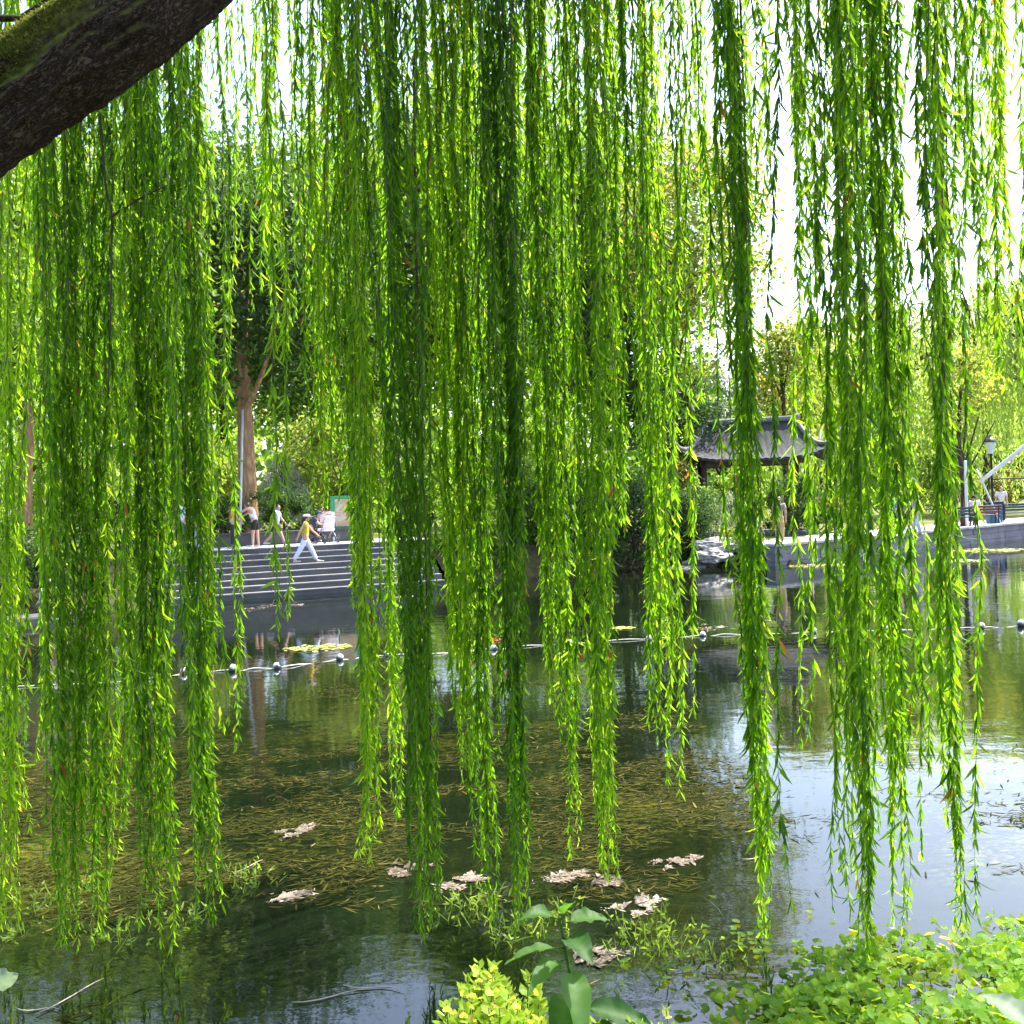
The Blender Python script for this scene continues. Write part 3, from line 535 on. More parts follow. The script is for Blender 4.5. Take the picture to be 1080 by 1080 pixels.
# ------------------------------------------------------------------ tiled roof pavilion
tile_m=solid('roof_tile',(.026,.027,.032),.9,.3,3,0,.4,20); ridge_m=stone_mat('ridge_plaster',(.15,.15,.155),3,.15); post_m=solid('pavilion_post',(.06,.035,.025),.6,.2,4)
PX,PY=pxX(797,44),44.6; pav=empty('pavilion',(PX,PY,.70),'garden pavilion with dark grey tiled hip roof and upturned pale ridge ends','pavilion',rz=R(-8))
HX,HY,ze,zr,rx=3.3,2.2,3.4,5.1,2.0
def slope(g,e0,e1,r0,r1,nu,nv):
    e0,e1,r0,r1=map(lambda q:np.array(q,float),(e0,e1,r0,r1)); a=np.linspace(0,1,nu)[:,None,None]; b=np.linspace(0,1,nv)[None,:,None]
    P=(e0*(1-a)+e1*a)*(1-b)+(r0*(1-a)+r1*a)*b; bb=b[...,0]; aa=a[...,0]
    P[...,2]-=.42*np.sin(bb*math.pi)*.9; P[...,2]+=.55*(1-bb)**2*np.abs(2*aa-1)**4
    w=np.linalg.norm(e1-e0)*(1-bb)+np.linalg.norm(r1-r0)*bb; P[...,2]+=.035*np.abs(np.sin((aa-.5)*w*math.pi/.28))
    i=np.arange(nu-1)[:,None]*nv; j=np.arange(nv-1)[None]
    g.add(P.reshape(-1,3),[np.stack([i+j,i+nv+j,i+nv+j+1,i+j+1],-1).reshape(-1,4)],0,.5,True)
    Q=P.copy(); Q[...,2]-=.12; g.add(Q.reshape(-1,3),[np.stack([i+j,i+j+1,i+nv+j+1,i+nv+j],-1).reshape(-1,4)],0,.5,True)
    ed=np.concatenate([P[:,0],Q[:,0]]); k=np.arange(nu-1); g.add(ed,[np.stack([k,k+nu,k+nu+1,k+1],-1)],0)
g=Geo(); c=[(-HX,-HY,ze),(HX,-HY,ze),(HX,HY,ze),(-HX,HY,ze)]; r_=[(-rx,0,zr),(rx,0,zr)]
slope(g,c[0],c[1],r_[0],r_[1],201,12); slope(g,c[2],c[3],r_[1],r_[0],201,12); slope(g,c[1],c[2],r_[1],r_[1],121,12); slope(g,c[3],c[0],r_[0],r_[0],121,12)
roof=g.build('roof',tile_m,pav)
g=Geo(); tube(g,[(-rx-.15,0,zr+.30),(-rx,0,zr+.12),(rx,0,zr+.12),(rx+.15,0,zr+.30)],.13,8); g.build('ridge',ridge_m,roof)
for k in range(4):
    e=np.array(c[k]); r0=np.array(r_[0 if e[0]<0 else 1]); g=Geo(); b=np.linspace(0,1,12)
    P=r0*(b[:,None])+e*(1-b[:,None]); P[:,2]+= -.38*np.sin(b*math.pi)+.55*(1-b)**2+.09
    tip=P[0]+nz(e-r0)*np.array([.6,.6,0])+np.array([0,0,.75]); tip0=P[0]+nz(e-r0)*np.array([.35,.35,0])+np.array([0,0,.22])
    tube(g,np.concatenate([[tip],[tip0],P]),np.r_[.05,.08,np.linspace(.10,.12,12)],8); g.build('hip_ridge',ridge_m,roof)
for sx in (-1,0,1):
    for sy in (-1,1):
        g=Geo(); lathe(g,(sx*2.2,sy*1.5,0),[(.2,-.1),(.2,.18),(.13,.2),(.12,3.45)],12); g.build('post',post_m,pav)
g=Geo(); box(g,(0,-1.5,3.28),(4.7,.16,.24)); box(g,(0,1.5,3.28),(4.7,.16,.24)); g.build('beam',post_m,pav)
g=Geo(); box(g,(0,0,.05),(5.2,3.8,.3),bev=.03); g.build('base',stone_step,pav)

# ------------------------------------------------------------------ rocks and left ledge
for k,(px,py,s,lb) in enumerate([(742,596,(.8,.5,.28),'flat grey rock at the water under the dark bush'),(766,577,(1.2,.6,.38),'large pale rock left of the promenade'),(725,603,(.9,.4,.22),'low grey rock at the waterline left of the pale rocks'),(752,588,(.7,.5,.32),'bluish grey boulder between the dark bush and the leafy clump')]):
    D=36.4-.3*k; p=at(px,py,D); g=Geo(); rock(g,s,k+2); o=g.build('shore_rock',rock_m); o.location=[float(q) for q in p]; tag(o,lb,'rock','rocks at the far waterline')
g=Geo(); box(g,(0,0,0),(1.9,.9,.5),0,R(38),.06); o=g.build('stone_ledge',stone_step); p=atz(30,662,.0); o.location=(float(p[0])-.3,float(p[1])+.75,-.02); tag(o,'grey stone ledge at the waterline on the left bank','ledge')

def onr(px,D,z=.724):
    return np.array([ray(px,555)[0]*D,D,z])
# ------------------------------------------------------------------ people
def skin(name,pts,edges,rad,mat,parent,extra=None,sub=2):
    me=bpy.data.meshes.new(name); me.from_pydata([tuple(map(float,p)) for p in pts],edges,[]); ob=bpy.data.objects.new(name,me); col.objects.link(ob)
    ob.modifiers.new('s','SKIN'); ms=ob.modifiers.new('u','SUBSURF'); ms.levels=sub; ms.render_levels=sub
    for k,r in enumerate(rad):
        me.skin_vertices[0].data[k].radius=(r,r) if np.isscalar(r) else r
    me.skin_vertices[0].data[0].use_root=True
    dg=bpy.context.evaluated_depsgraph_get(); ev=ob.evaluated_get(dg); m2=bpy.data.meshes.new_from_object(ev)
    bpy.data.objects.remove(ob); bpy.data.meshes.remove(me)
    bm=bmesh.new(); bm.from_mesh(m2); bpy.data.meshes.remove(m2); g=Geo(); addbm(g,bm,0,True)
    if extra: extra(g)
    return g.build(name,mat,parent)
skins={'tan':solid('skin_tan',(.48,.28,.19),.5,.06,10),'warm':solid('skin_warm',(.42,.22,.14),.5,.06,10)}
hair_dark=solid('hair_dark',(.015,.012,.010),.5,.2,20); hair_brown=solid('hair_brown',(.07,.035,.018),.5,.2,20)
cl={}
def cloth(c):
    k=tuple(c)
    if k not in cl: cl[k]=solid('cloth',c,.85,.12,12)
    return cl[k]
def person(label,loc,face,H=1.68,lean=0,la=(0,10),ra=(0,10),ll=(0,0),rl=(0,0),top=(.6,.6,.6),bot=(.02,.02,.03),short=False,sleeve=.55,hair=hair_dark,sk='tan',longhair=False,hat=None,headtilt=0,sit=None,cat='person',group='people around the lake'):
    o=empty('person',loc,label,cat,group,rz=R(face)); h=H
    rot=lambda v,a: np.array([v[0],v[1]*math.cos(a)-v[2]*math.sin(a),v[1]*math.sin(a)+v[2]*math.cos(a)])
    lean_=-R(lean); up=lambda l:rot(np.array([0,0,l]),lean_)
    pel=np.zeros(3); wa=pel+up(.10*h); ch=pel+up(.22*h); nk=pel+up(.295*h); hd=nk+rot(np.array([0,.018*h,.075*h]),lean_-R(headtilt))
    J={}
    for s,(sh,el),nm in ((-1,la,'l'),(1,ra,'r')):
        shp=ch+up(.055*h)+np.array([s*.105*h,0,0]); a=R(sh); e=shp+np.array([s*.03*h,math.sin(a)*.17*h,-math.cos(a)*.17*h]); b=a+R(el); w=e+np.array([-s*.005*h,math.sin(b)*.15*h,-math.cos(b)*.15*h]); hdn=w+nz(w-e)*.045*h
        J[nm]=(shp,e,w,hdn)
    K={}
    for s,(th,kn),nm in ((-1,ll,'l'),(1,rl,'r')):
        hp=pel+np.array([s*.05*h,0,-.03*h]); a=R(th); k_=hp+np.array([0,math.sin(a)*.245*h,-math.cos(a)*.245*h]); b=a-R(kn); an=k_+np.array([0,math.sin(b)*.235*h,-math.cos(b)*.235*h]); to=an+np.array([s*.01*h,math.cos(b*.35)*.10*h,-.022*h+.0*math.sin(b)])
        K[nm]=(hp,k_,an,to)
    zmin=min(K['l'][3][2],K['r'][3][2],K['l'][2][2]-.02*h,K['r'][2][2]-.02*h)-.017*h
    if sit is not None: zmin=-(sit)-.09*h
    sh0=np.array([0,0,-zmin])
    pel,wa,ch,nk,hd=[q+sh0 for q in (pel,wa,ch,nk,hd)]
    J={k:[q+sh0 for q in v] for k,v in J.items()}; K={k:[q+sh0 for q in v] for k,v in K.items()}
    pts=[pel,wa,ch,nk,*J['l'],*J['r'],*K['l'],*K['r']]; ed=[(0,1),(1,2),(2,3),(2,4),(4,5),(5,6),(6,7),(2,8),(8,9),(9,10),(10,11),(0,12),(12,13),(13,14),(14,15),(0,16),(16,17),(17,18),(18,19)]
    rd=[.070,.064,.074,.030,.036,.026,.017,.020,.036,.026,.017,.020,.055,.036,.024,.022,.055,.036,.024,.022]; rd=[r*h for r in rd]
    def extra(g):
        bm=bmesh.new(); bmesh.ops.create_uvsphere(bm,u_segments=16,v_segments=12,radius=1)
        for v in bm.verts:
            p=np.array(v.co); w=1-.22*max(0,-p[2]); p=p*np.array([.050*w,.060*(1-.1*max(0,-p[2])),.070])*h
            if p[1]>.045*h and abs(p[0])<.012*h and abs(p[2])<.015*h: p[1]+=.014*h
            v.co=Vector(hd+p)
        addbm(g,bm,0,True)
        for s in (-1,1): blob(g,hd+np.array([s*.051*h,-.004*h,-.002*h]),np.array([.007,.014,.019])*h,0,1,0)
        tube(g,[nk-up(.02*h),hd-np.array([0,.01*h,.03*h])],[.032*h,.030*h],8)
        for nm,s in (('l',-1),('r',1)):
            shp,e,w,hn=J[nm]; ax=nz(hn-w); sd=nz(np.cross(ax,[1,0,.01])); 
            for f,ln in enumerate((.040,.046,.043,.034)):
                b0=hn+sd*(f-1.5)*.010*h; tube(g,[b0-ax*.01*h,b0+ax*ln*.55*h,b0+ax*ln*h+np.array([-s*.006*h,0,0])],[.0052*h,.005*h,.0036*h],5)
            tb=w+ax*.012*h+sd*.014*h; tube(g,[tb,tb+sd*.018*h+ax*.012*h,tb+sd*.020*h+ax*.032*h],[.007*h,.006*h,.004*h],5)
    skin('body',pts,ed,rd,skins[sk],o,extra)
    # shirt
    c=.013*h; es=[J[k][0]+(J[k][1]-J[k][0])*min(1,sleeve*1.2) for k in 'lr']
    sp=[pel-up(.025*h),wa,ch,nk-up(.03*h),J['l'][0],es[0],J['r'][0],es[1]]; se=[(0,1),(1,2),(2,3),(2,4),(4,5),(2,6),(6,7)]
    sr=[.078*h,.070*h+c*.5,.074*h+c,.040*h,.038*h+c*.7,.033*h+c*.6,.038*h+c*.7,.033*h+c*.6]
    if sleeve>=1:
        n0=len(sp); sp+=[J['l'][2],J['r'][2]]; se+=[(5,n0),(7,n0+1)]; sr+=[.026*h,.026*h]
    if sleeve<=0.05: sp=sp[:4]; se=se[:3]; sr=sr[:4]
    skin('shirt',sp,se,sr,cloth(top),o)
    tp=[pel+up(.03*h),pel]; te=[(0,1)]; tr=[.074*h,.080*h]
    for k in 'lr':
        hp,kn,an,to=K[k]; n0=len(tp)
        if short: tp+=[hp,hp+(kn-hp)*.75]; te+=[(1,n0),(n0,n0+1)]; tr+=[.064*h,.056*h]
        else: tp+=[hp,kn,an+(kn-an)*.08]; te+=[(1,n0),(n0,n0+1),(n0+1,n0+2)]; tr+=[.064*h,.050*h,.040*h]
    skin('shorts' if short else 'trousers',tp,te,tr,cloth(bot),o)
    for k in 'lr':
        g=Geo(); an,to=K[k][2],K[k][3]; m=(an*.35+to*.65)-np.array([0,0,.003*h]); box(g,m,(.052*h,.150*h,.034*h),0,0,.012*h); g.build('shoe',cloth((.5,.5,.5) if short else (.35,.33,.33)),o)
    g=Geo(); bm=bmesh.new(); bmesh.ops.create_uvsphere(bm,u_segments=16,v_segments=10,radius=1)
    bmesh.ops.delete(bm,geom=[v for v in bm.verts if v.co.z<-.35 or (v.co.y>.62 and v.co.z<.45)],context='VERTS')
    for v in bm.verts: v.co=Vector(hd+np.array([v.co.x*.056,v.co.y*.064-.006,v.co.z*.074+.006])*h)
    addbm(g,bm,0,True)
    if longhair: tube(g,spline([hd+np.array([0,-.045,.02])*h,hd+np.array([0,-.065,-.06])*h,hd+np.array([0,-.07,-.15])*h],8),np.array([.04,.045,.045,.043,.04,.035,.03,.015])*h,8)
    g.build('hair',hair,o)
    if hat:
        g=Geo(); lathe(g,hd+np.array([0,.0,.03*h]),[(.072*h,0),(.074*h,.02*h),(.058*h,.045*h),(.02*h,.055*h)],16); box(g,hd+np.array([0,.085*h,.032*h]),(.085*h,.08*h,.008*h),0,0,.003*h); g.build('cap',cloth(hat),o)
    return o
def onp(px,py,z): p=atz(px,py,z); return p
dk=1.444
person('man in pale blue shirt and dark trousers standing at the left of the plaza',onp(192,580,dk),20,1.74,0,(-5,12),(4,30),(3,2),(-4,3),(.50,.58,.70),(.02,.022,.03))
person('person in brown top with white cap behind the left hanging branch',onp(211,583,dk),-140,1.66,0,(5,20),(-5,20),(2,0),(-2,0),(.26,.13,.04),(.3,.33,.38),hat=(.7,.7,.7))
person('person in red and white top by the tree trunk facing the tote bag',onp(246,578,dk),-60,1.66,4,(20,40),(10,30),(3,0),(-3,0),(.45,.05,.06),(.03,.02,.025))
person('woman in white tank top and black shorts bending over the wall',onp(270,577,dk),78,1.66,20,(62,-8),(55,5),(8,6),(-4,2),(.62,.64,.74),(.012,.012,.016),True,.0,headtilt=30,hair=hair_brown)
person('person in white and blue top and dark shorts stepping along the plaza edge',onp(292,577,dk),-95,1.5,6,(20,20),(-25,15),(26,10),(-22,28),(.45,.55,.68),(.015,.015,.02),True)
person('girl in yellow top and white trousers striding along the stone steps',atz(323,594,1.08)+np.array([0,0,.0]),-80,1.52,3,(38,8),(-35,12),(27,4),(-27,6),(.62,.48,.02),(.66,.68,.80),sleeve=.3,longhair=True,hat=(.62,.52,.5))
person('person in dark clothes with navy cap crouching beside the stroller',onp(329,573,dk),-100,1.62,26,(45,40),(40,40),(78,125),(55,120),(.025,.035,.075),(.016,.014,.018),hat=(.03,.05,.12))
person('person in red top seated at the back of the plaza',onp(338,570,dk)+np.array([0,.9,0]),150,1.6,5,(20,60),(20,60),(80,85),(80,85),(.50,.05,.06),(.03,.03,.04),sit=.45)
person('person in pale pink top behind the stroller',onp(346,570,dk)+np.array([.1,1.2,0]),170,1.45,0,(15,40),(15,40),(0,0),(3,0),(.62,.50,.50),(.3,.3,.33),hair=hair_brown)
person('person in a white shirt crouching on the left stone ledge reaching to the water',atz(42,657,.24)+np.array([-.05,.30,.0]),-125,1.66,38,(48,5),(60,0),(95,130),(88,128),(.66,.68,.74),(.10,.06,.05),short=True,hat=(.8,.8,.82))
person('slim person in patterned top at the left end of the promenade',atz(823,574,.73),-30,1.75,0,(5,20),(-4,15),(2,0),(-3,2),(.30,.24,.20),(.42,.30,.12),hair=hair_brown,longhair=True)
person('man in teal shirt and dark shorts on the promenade',atz(943,566,.73),150,1.78,4,(10,30),(12,40),(4,2),(-4,2),(.12,.24,.32),(.02,.015,.02),True)
person('child in rust coloured top in front of the man in teal',atz(936,569,.73),-170,1.3,0,(10,30),(15,30),(3,0),(-4,0),(.36,.13,.05),(.3,.07,.07),True,hair=hair_brown)
person('person in light grey trousers walking right of the man in teal',atz(967,565,.73),-80,1.66,2,(22,10),(-20,10),(18,2),(-18,6),(.36,.34,.36),(.50,.54,.62))
person('person in white shirt with black hair sitting on the wooden bench',onr(1029,45.9),-8,1.80,6,(25,50),(25,50),(82,85),(82,85),(.70,.66,.70),(.02,.02,.03),sit=.46)
person('person in white top standing behind the blue bin',onr(1057,47.4),160,1.78,0,(5,15),(5,15),(0,0),(3,0),(.66,.60,.60),(.02,.02,.03))
person('person in coral top standing behind the slim grey tree trunk',onr(1009,46.2),100,1.5,2,(10,20),(10,20),(3,0),(-3,0),(.55,.20,.16),(.05,.16,.14))

# ------------------------------------------------------------------ things on the banks
o=empty('tote_bag',onp(260,571.5,dk)+np.array([.0,.15,.48]),'cream tote bag standing on the low plaza wall','bag',rz=R(20)); bagm=cloth((.60,.52,.46))
g=Geo(); box(g,(0,0,.19),(.42,.16,.38),0,0,.04); g.build('bag_body',bagm,o)
for s in (-1,1):
    g=Geo(); tube(g,spline([(-.10,s*.05,.37),(-.08,s*.05,.50),(.08,s*.05,.50),(.10,s*.05,.37)],14),.010,6); g.build('handle',bagm,o)
o=empty('stroller',onp(345,573,dk),'pale pink baby stroller with hood on the plaza above the steps','stroller',rz=R(35)); pk=cloth((.70,.60,.64)); fr=solid('stroller_frame',(.35,.35,.37),.35,.05,5,.7)
g=Geo(); box(g,(0,.05,.48),(.42,.60,.10),0,0,.04); box(g,(0,-.22,.72),(.42,.10,.50),0,0,.04,0,R(18)); g.build('seat',pk,o)
g=Geo(); th=np.linspace(0,math.pi*.62,9); ph=np.linspace(-1,1,7); V=[]
for a in th:
    for b in ph: V.append((b*.24*math.cos(.12*abs(b)),-.26+.34*math.sin(a)*(1-.12*b*b),.86+.30*math.cos(a)*(1-.25*b*b)))
V=np.array(V); i=np.arange(8)[:,None]*7; j=np.arange(6)[None]; q=np.stack([i+j,i+j+1,i+7+j+1,i+7+j],-1).reshape(-1,4); g.add(V,[q],0,.5,True); W2=V*.96+np.array([0,-.01,.02]); g.add(W2,[q[:,::-1]],0,.5,True); g.build('hood',pk,o)
g=Geo()
for s in (-1,1): tube(g,[(s*.22,.38,.16),(s*.22,.0,.46),(s*.22,-.38,.92),(s*.22,-.55,1.02)],.014,7); tube(g,[(s*.22,-.36,.16),(s*.22,.0,.46)],.014,7)
tube(g,[(-.22,-.55,1.02),(.22,-.55,1.02)],.018,8); g.build('frame',fr,o)
for sx in (-1,1):
    for sy in (.38,-.36):
        g=Geo(); th=np.linspace(0,2*math.pi,19); tube(g,np.stack([np.full(19,sx*.25),sy+.13*np.cos(th),.15+.13*np.sin(th)],-1),.022,6,caps=False); tube(g,[(sx*.23,sy,.15),(sx*.27,sy,.15)],.05,8); g.build('wheel',cloth((.05,.05,.055)),o)
# green display board
o=empty('display_board',onp(365,570.5,dk),'green display board with a colourful picture standing on the plaza','board',rz=R(12)); gm=solid('green_board',(.03,.24,.09),.5,.1,3)
g=Geo(); box(g,(0,0,.95),(1.05,.06,1.45),0,0,.01); g.build('panel',gm,o)
g=Geo(); box(g,(-.05,-.034,1.05),(.62,.012,1.0),0); box(g,(.35,-.034,.42),(.3,.012,.06),0)
m,nt,out=newmat('board_picture'); tc=nt.nodes.new('ShaderNodeTexCoord'); no=nt.nodes.new('ShaderNodeTexNoise'); no.inputs['Scale'].default_value=3.2; nt.links.new(tc.outputs['Object'],no.inputs['Vector']); rp=ramp(nt,[(.32,(.05,.3,.12)),(.45,(.42,.42,.34)),(.55,(.40,.22,.17)),(.66,(.45,.36,.08))]); nt.links.new(no.outputs['Fac'],rp.inputs[0]); b_=nt.nodes.new('ShaderNodeBsdfPrincipled'); nt.links.new(rp.outputs[0],b_.inputs['Base Color']); nt.links.new(b_.outputs[0],out.inputs[0])
g.build('picture',m,o)
g=Geo(); box(g,(-.45,0,.09),(.08,.5,.18),0,0,.02); box(g,(.45,0,.09),(.08,.5,.18),0,0,.02); g.build('foot',solid('board_foot',(.45,.55,.58),.5,.1,3),o)
# prop and cable of plaza tree
def pole(name,a,b,r,m,label,cat='pole'):
    g=Geo(); a=np.asarray(a);b=np.asarray(b); P=a+(b-a)*np.linspace(0,1,6)[:,None]; tube(g,P-a,r,10); gg=g
    o=gg.build(name,m); o.location=[float(q) for q in a]; return tag(o,label,cat)
white_m=solid('white_pole',(.72,.74,.78),.4,.05,3); grey_m=solid('grey_pole',(.42,.43,.48),.5,.1,3)
pole('support_pole',atz(248,577,1.44)+np.array([0,.6,0]),at(256,432,36.6),.042,grey_m,'slim grey pole leaning against the brown plaza trunk')
pole('support_pole',at(1034,508,45.5),at(1100,455,43.5),.09,white_m,'thick white pole slanting up to the right edge above the benches')
pole('support_pole',onr(1056,46.0),at(1030,495,47),.045,grey_m,'thin grey pole leaning left in front of the bench')
o=empty('slim_tree',onr(1017,45.4),'slim grey tree trunk with thin bare limbs beside the sitting person','tree'); g=Geo(); tube(g,spline([(0,0,-.1),(.05,0,2),(-.1,0,4),(.1,0,6.5)],20),np.linspace(.19,.06,20),10)
for e in ((1.1,0,5.8),(-.9,.3,6.2),(1.5,-.2,4.8),(.7,.4,7.6)): tube(g,spline([(0,0,2.5),(e[0]*.35,0,e[2]*.62),e],10),np.linspace(.07,.02,10),6)
g.build('trunk',bark_dark,o); g=Geo(); crown(g,(.3,0,6.5),(1.8,1.4,2.1),1600,.2,30,0,91); g.build('crown',lf_autumn,o)
pole('support_pole',onr(1020,45.0),at(1018,486,44),.06,white_m,'white upright pole tied beside the slim grey trunk')
# lamp post
iron=solid('lamp_iron',(.012,.014,.018),.4,.1,5,.4); glass=solid('lamp_glass',(.55,.58,.60),.15,.05,5)
o=empty('street_lamp',onr(1048,47.6),'black lamp post with a lantern head beside the blue bin','lamp')
g=Geo(); lathe(g,(0,0,0),[(.22,0),(.22,.25),(.13,.5),(.09,.7),(.075,4.6),(.12,4.7),(.05,4.8)],14); g.build('post',iron,o)
g=Geo(); lathe(g,(0,0,4.8),[(.14,0),(.20,.05),(.34,.75),(.34,.8)],6,0,False); g.build('lantern',glass,o)
g=Geo(); lathe(g,(0,0,5.6),[(.42,0),(.40,.06),(.20,.28),(.06,.36),(.05,.5),(.01,.55)],12)
for k in range(6): a=k*math.pi/3; tube(g,[(.19*math.cos(a),.19*math.sin(a),-.75),(.35*math.cos(a),.35*math.sin(a),.02)],.022,5)
g.build('lantern_cap',iron,o)
g=Geo(); tube(g,[(0,0,3.0),(1.1,0,3.05),(2.3,0,3.0)],.05,7); tube(g,[(0,0,2.55),(.7,0,3.02)],.03,6); g.build('bracket',iron,o); o.scale=(.70,.70,.70)
# bin
o=empty('waste_bin',onr(1049,46.9),'blue panelled waste bin beside the lamp post','bin'); g=Geo(); box(g,(0,0,.62),(.85,.65,1.20),0,0,.05)
for k in range(-3,4): box(g,(k*.11,-.335,.62),(.03,.03,1.05),0)
g.build('bin_body',solid('bin_blue',(.02,.10,.20),.5,.15,4),o); g=Geo(); box(g,(0,0,1.285),(.95,.75,.10),0,0,.03); g.build('lid',iron,o); o.scale=(.72,.72,.78)
# benches
wood_m=solid('bench_wood',(.10,.045,.025),.6,.25,5); bgreen=solid('bench_green',(.02,.055,.055),.5,.2,4)
def bench(p,rz,w,m,label):
    o=empty('park_bench',p,label,'bench','benches on the promenade',rz)
    g=Geo()
    for k in range(4): box(g,(0,-.16+k*.125,.45),(w,.10,.04),0,0,.008)
    g.build('seat',m,o); g=Geo()
    for k in range(3): box(g,(0,.30+k*.03,.60+k*.13),(w,.035,.10),0,0,.008,0,R(-12))
    g.build('backrest',m,o)
    for s in (-1,1):
        g=Geo(); x=s*(w/2-.12); tube(g,[(x,-.18,0),(x,-.16,.43)],.03,7); g.build('leg',iron,o)
        g=Geo(); tube(g,[(x,.30,0),(x,.26,.42),(x,.36,.92)],.03,7); g.build('leg',iron,o)
        g=Geo(); tube(g,[(x,-.2,.62),(x,.3,.66)],.028,7); tube(g,[(x,-.16,.43),(x,-.2,.62)],.025,7); g.build('armrest',iron,o)
bench(onr(1034,46.0),R(172),1.7,wood_m,'brown wooden bench under the person in white')
bench(onr(1074,48.0),R(172),1.9,bgreen,'dark green bench right of the blue bin')
bench(onr(1011,44.6),R(140),1.4,bgreen,'dark bench at the water side of the slim grey trunk')

# ------------------------------------------------------------------ buoy line
bp=[(150,716),(195,708.5),(245,706),(293,703),(358,694),(408,690),(452,689),(522,683),(601,677),(684,672.5),(742,669),(790,667.5),(858,665.5),(934,663),(1034,661),(1077,659)]
W=[atz(x,y+2,.0) for x,y in bp]; W=[np.array([-13.5,15.2,0])]+W+[np.array([16.5,23.6,0])]
g=Geo(); P=[]
for a,b in zip(W[:-1],W[1:]):
    for t in np.arange(12)/12: P.append(a+(b-a)*t+np.array([.03*math.sin(t*9),.05*math.sin(t*math.pi),+.006+.016*math.sin(a[0]*3+t*7)]))
tube(g,P,.009,6); tag(g.build('buoy_rope',solid('rope',(.55,.52,.46),.8,.2,9)),'pale rope line floating across the lake between the buoys','rope')
black_m=solid('buoy_black',(.012,.013,.017),.4,.2,8); buoyw=solid('buoy_white',(.62,.62,.62),.5,.22,20)
xs=['first buoy at the far left of the rope, nearly hidden by branches','buoy in the gap left of the third hanging branch','buoy just right of the slim left branch','buoy under the single thin hanging strand','buoy near the yellow lily pads','buoy behind the long branch left of the middle','buoy right of the dark long branch','buoy beside orange floating scraps in the middle','buoy behind the middle right branch','buoy at the narrow pair of branches right of the middle','buoy beside the floating white debris','buoy left of the right long branch','buoy in the open gap right of the long branch','buoy behind the thick right branches','buoy in open water at the right','buoy at the right edge of the view']
proto=None
for k,(x,y) in enumerate(bp):
    p=W[k+1]
    if proto is None:
        o=proto=empty('buoy',p,'black and white '+xs[k],'buoy','buoys on the rope')
        g=Geo(); lathe(g,(0,0,0),[(.02,-.07),(.075,-.06),(.085,0),(.078,.055),(.03,.058)],14); g.build('float',black_m,o)
        g=Geo(); lathe(g,(0,0,.056),[(.074,0),(.072,.03),(.05,.062),(.012,.075)],14); g.build('cap',buoyw,o)
    else:
        o=copy_tree(proto); o.location=[float(q) for q in p]; o['label']='black and white '+xs[k]
    o.scale=(.76,.76,.76); o.rotation_euler=(rng.normal()*.3,rng.normal()*.3,rng.uniform(0,6)); o.location.z=.012+rng.normal()*.008

# ------------------------------------------------------------------ on the water
g=Geo(); n=90000
D=rng.uniform(5.0,15.0,n)**1.0; px=rng.uniform(-80,1080,n); X=(px-CX)/F*D
fld=np.sin(X*1.9+D*1.3)+np.sin(X*.9-D*2.1+1)+.8*np.sin(X*3.7+D*.6+2)+.6*np.sin(D*4.1-X*2.2)
band=np.exp(-((D-8.6)/2.3)**2)*2.2 + np.where(D<6.6,-1.3,0) - np.where(px>740,1.5*np.clip((px-740)/80,0,1.2),0)
dr=np.array([mn.fractal(Vector((a_*.9,b_*1.7,0)),1.0,2.0,4) for a_,b_ in zip(X,D)]); keep=(fld*.5+dr*3.2+band+rng.normal(size=n)*.7)>2.0; D=D[keep];X=X[keep];n=len(D)
az=rng.normal(.15,.75,n); d=np.stack([np.cos(az),np.sin(az),rng.normal(size=n)*.05],-1); L=rng.uniform(.05,.14,n)
side=np.stack([-np.sin(az),np.cos(az),rng.normal(size=n)*.25],-1)
leafset(g,np.stack([X,D,np.full(n,.006)+rng.random(n)*.006],-1),d,L,L*rng.uniform(.08,.14,n),np.clip(rng.beta(1.0,4.6,n),0,1),0,.06,side=side)
tag(g.build('floating_leaf_litter',lf_water),'scattered narrow dead willow leaves and weed floating on the pond in front','litter',kind='stuff')
mats=[(313,877,22,'tan leaf mat floating right of the left branches'),(302,946,20,'greyish leaf mat floating low at the left'),(425,917,22,'pale leaf mat behind the dark long branch'),(488,930,22,'tan leaf mat left of the middle branches'),(600,925,26,'large pink tan leaf mat under the middle right branches'),(640,930,14,'small tan leaf mat right of the largest mat'),(672,956,24,'grey leaf mat right of the middle'),(712,910,22,'long tan leaf mat in the open right of the middle'),(625,1010,24,'pale leaf mat behind the broad leaved plant'),(742,662,20,'thin whitish debris by the buoy rope'),(800,655,14,'thin debris by the rope left of the long right branch'),(310,638,10,'pale scrap floating below the steps'),(272,641,16,'yellowish scrap at the foot of the steps')]
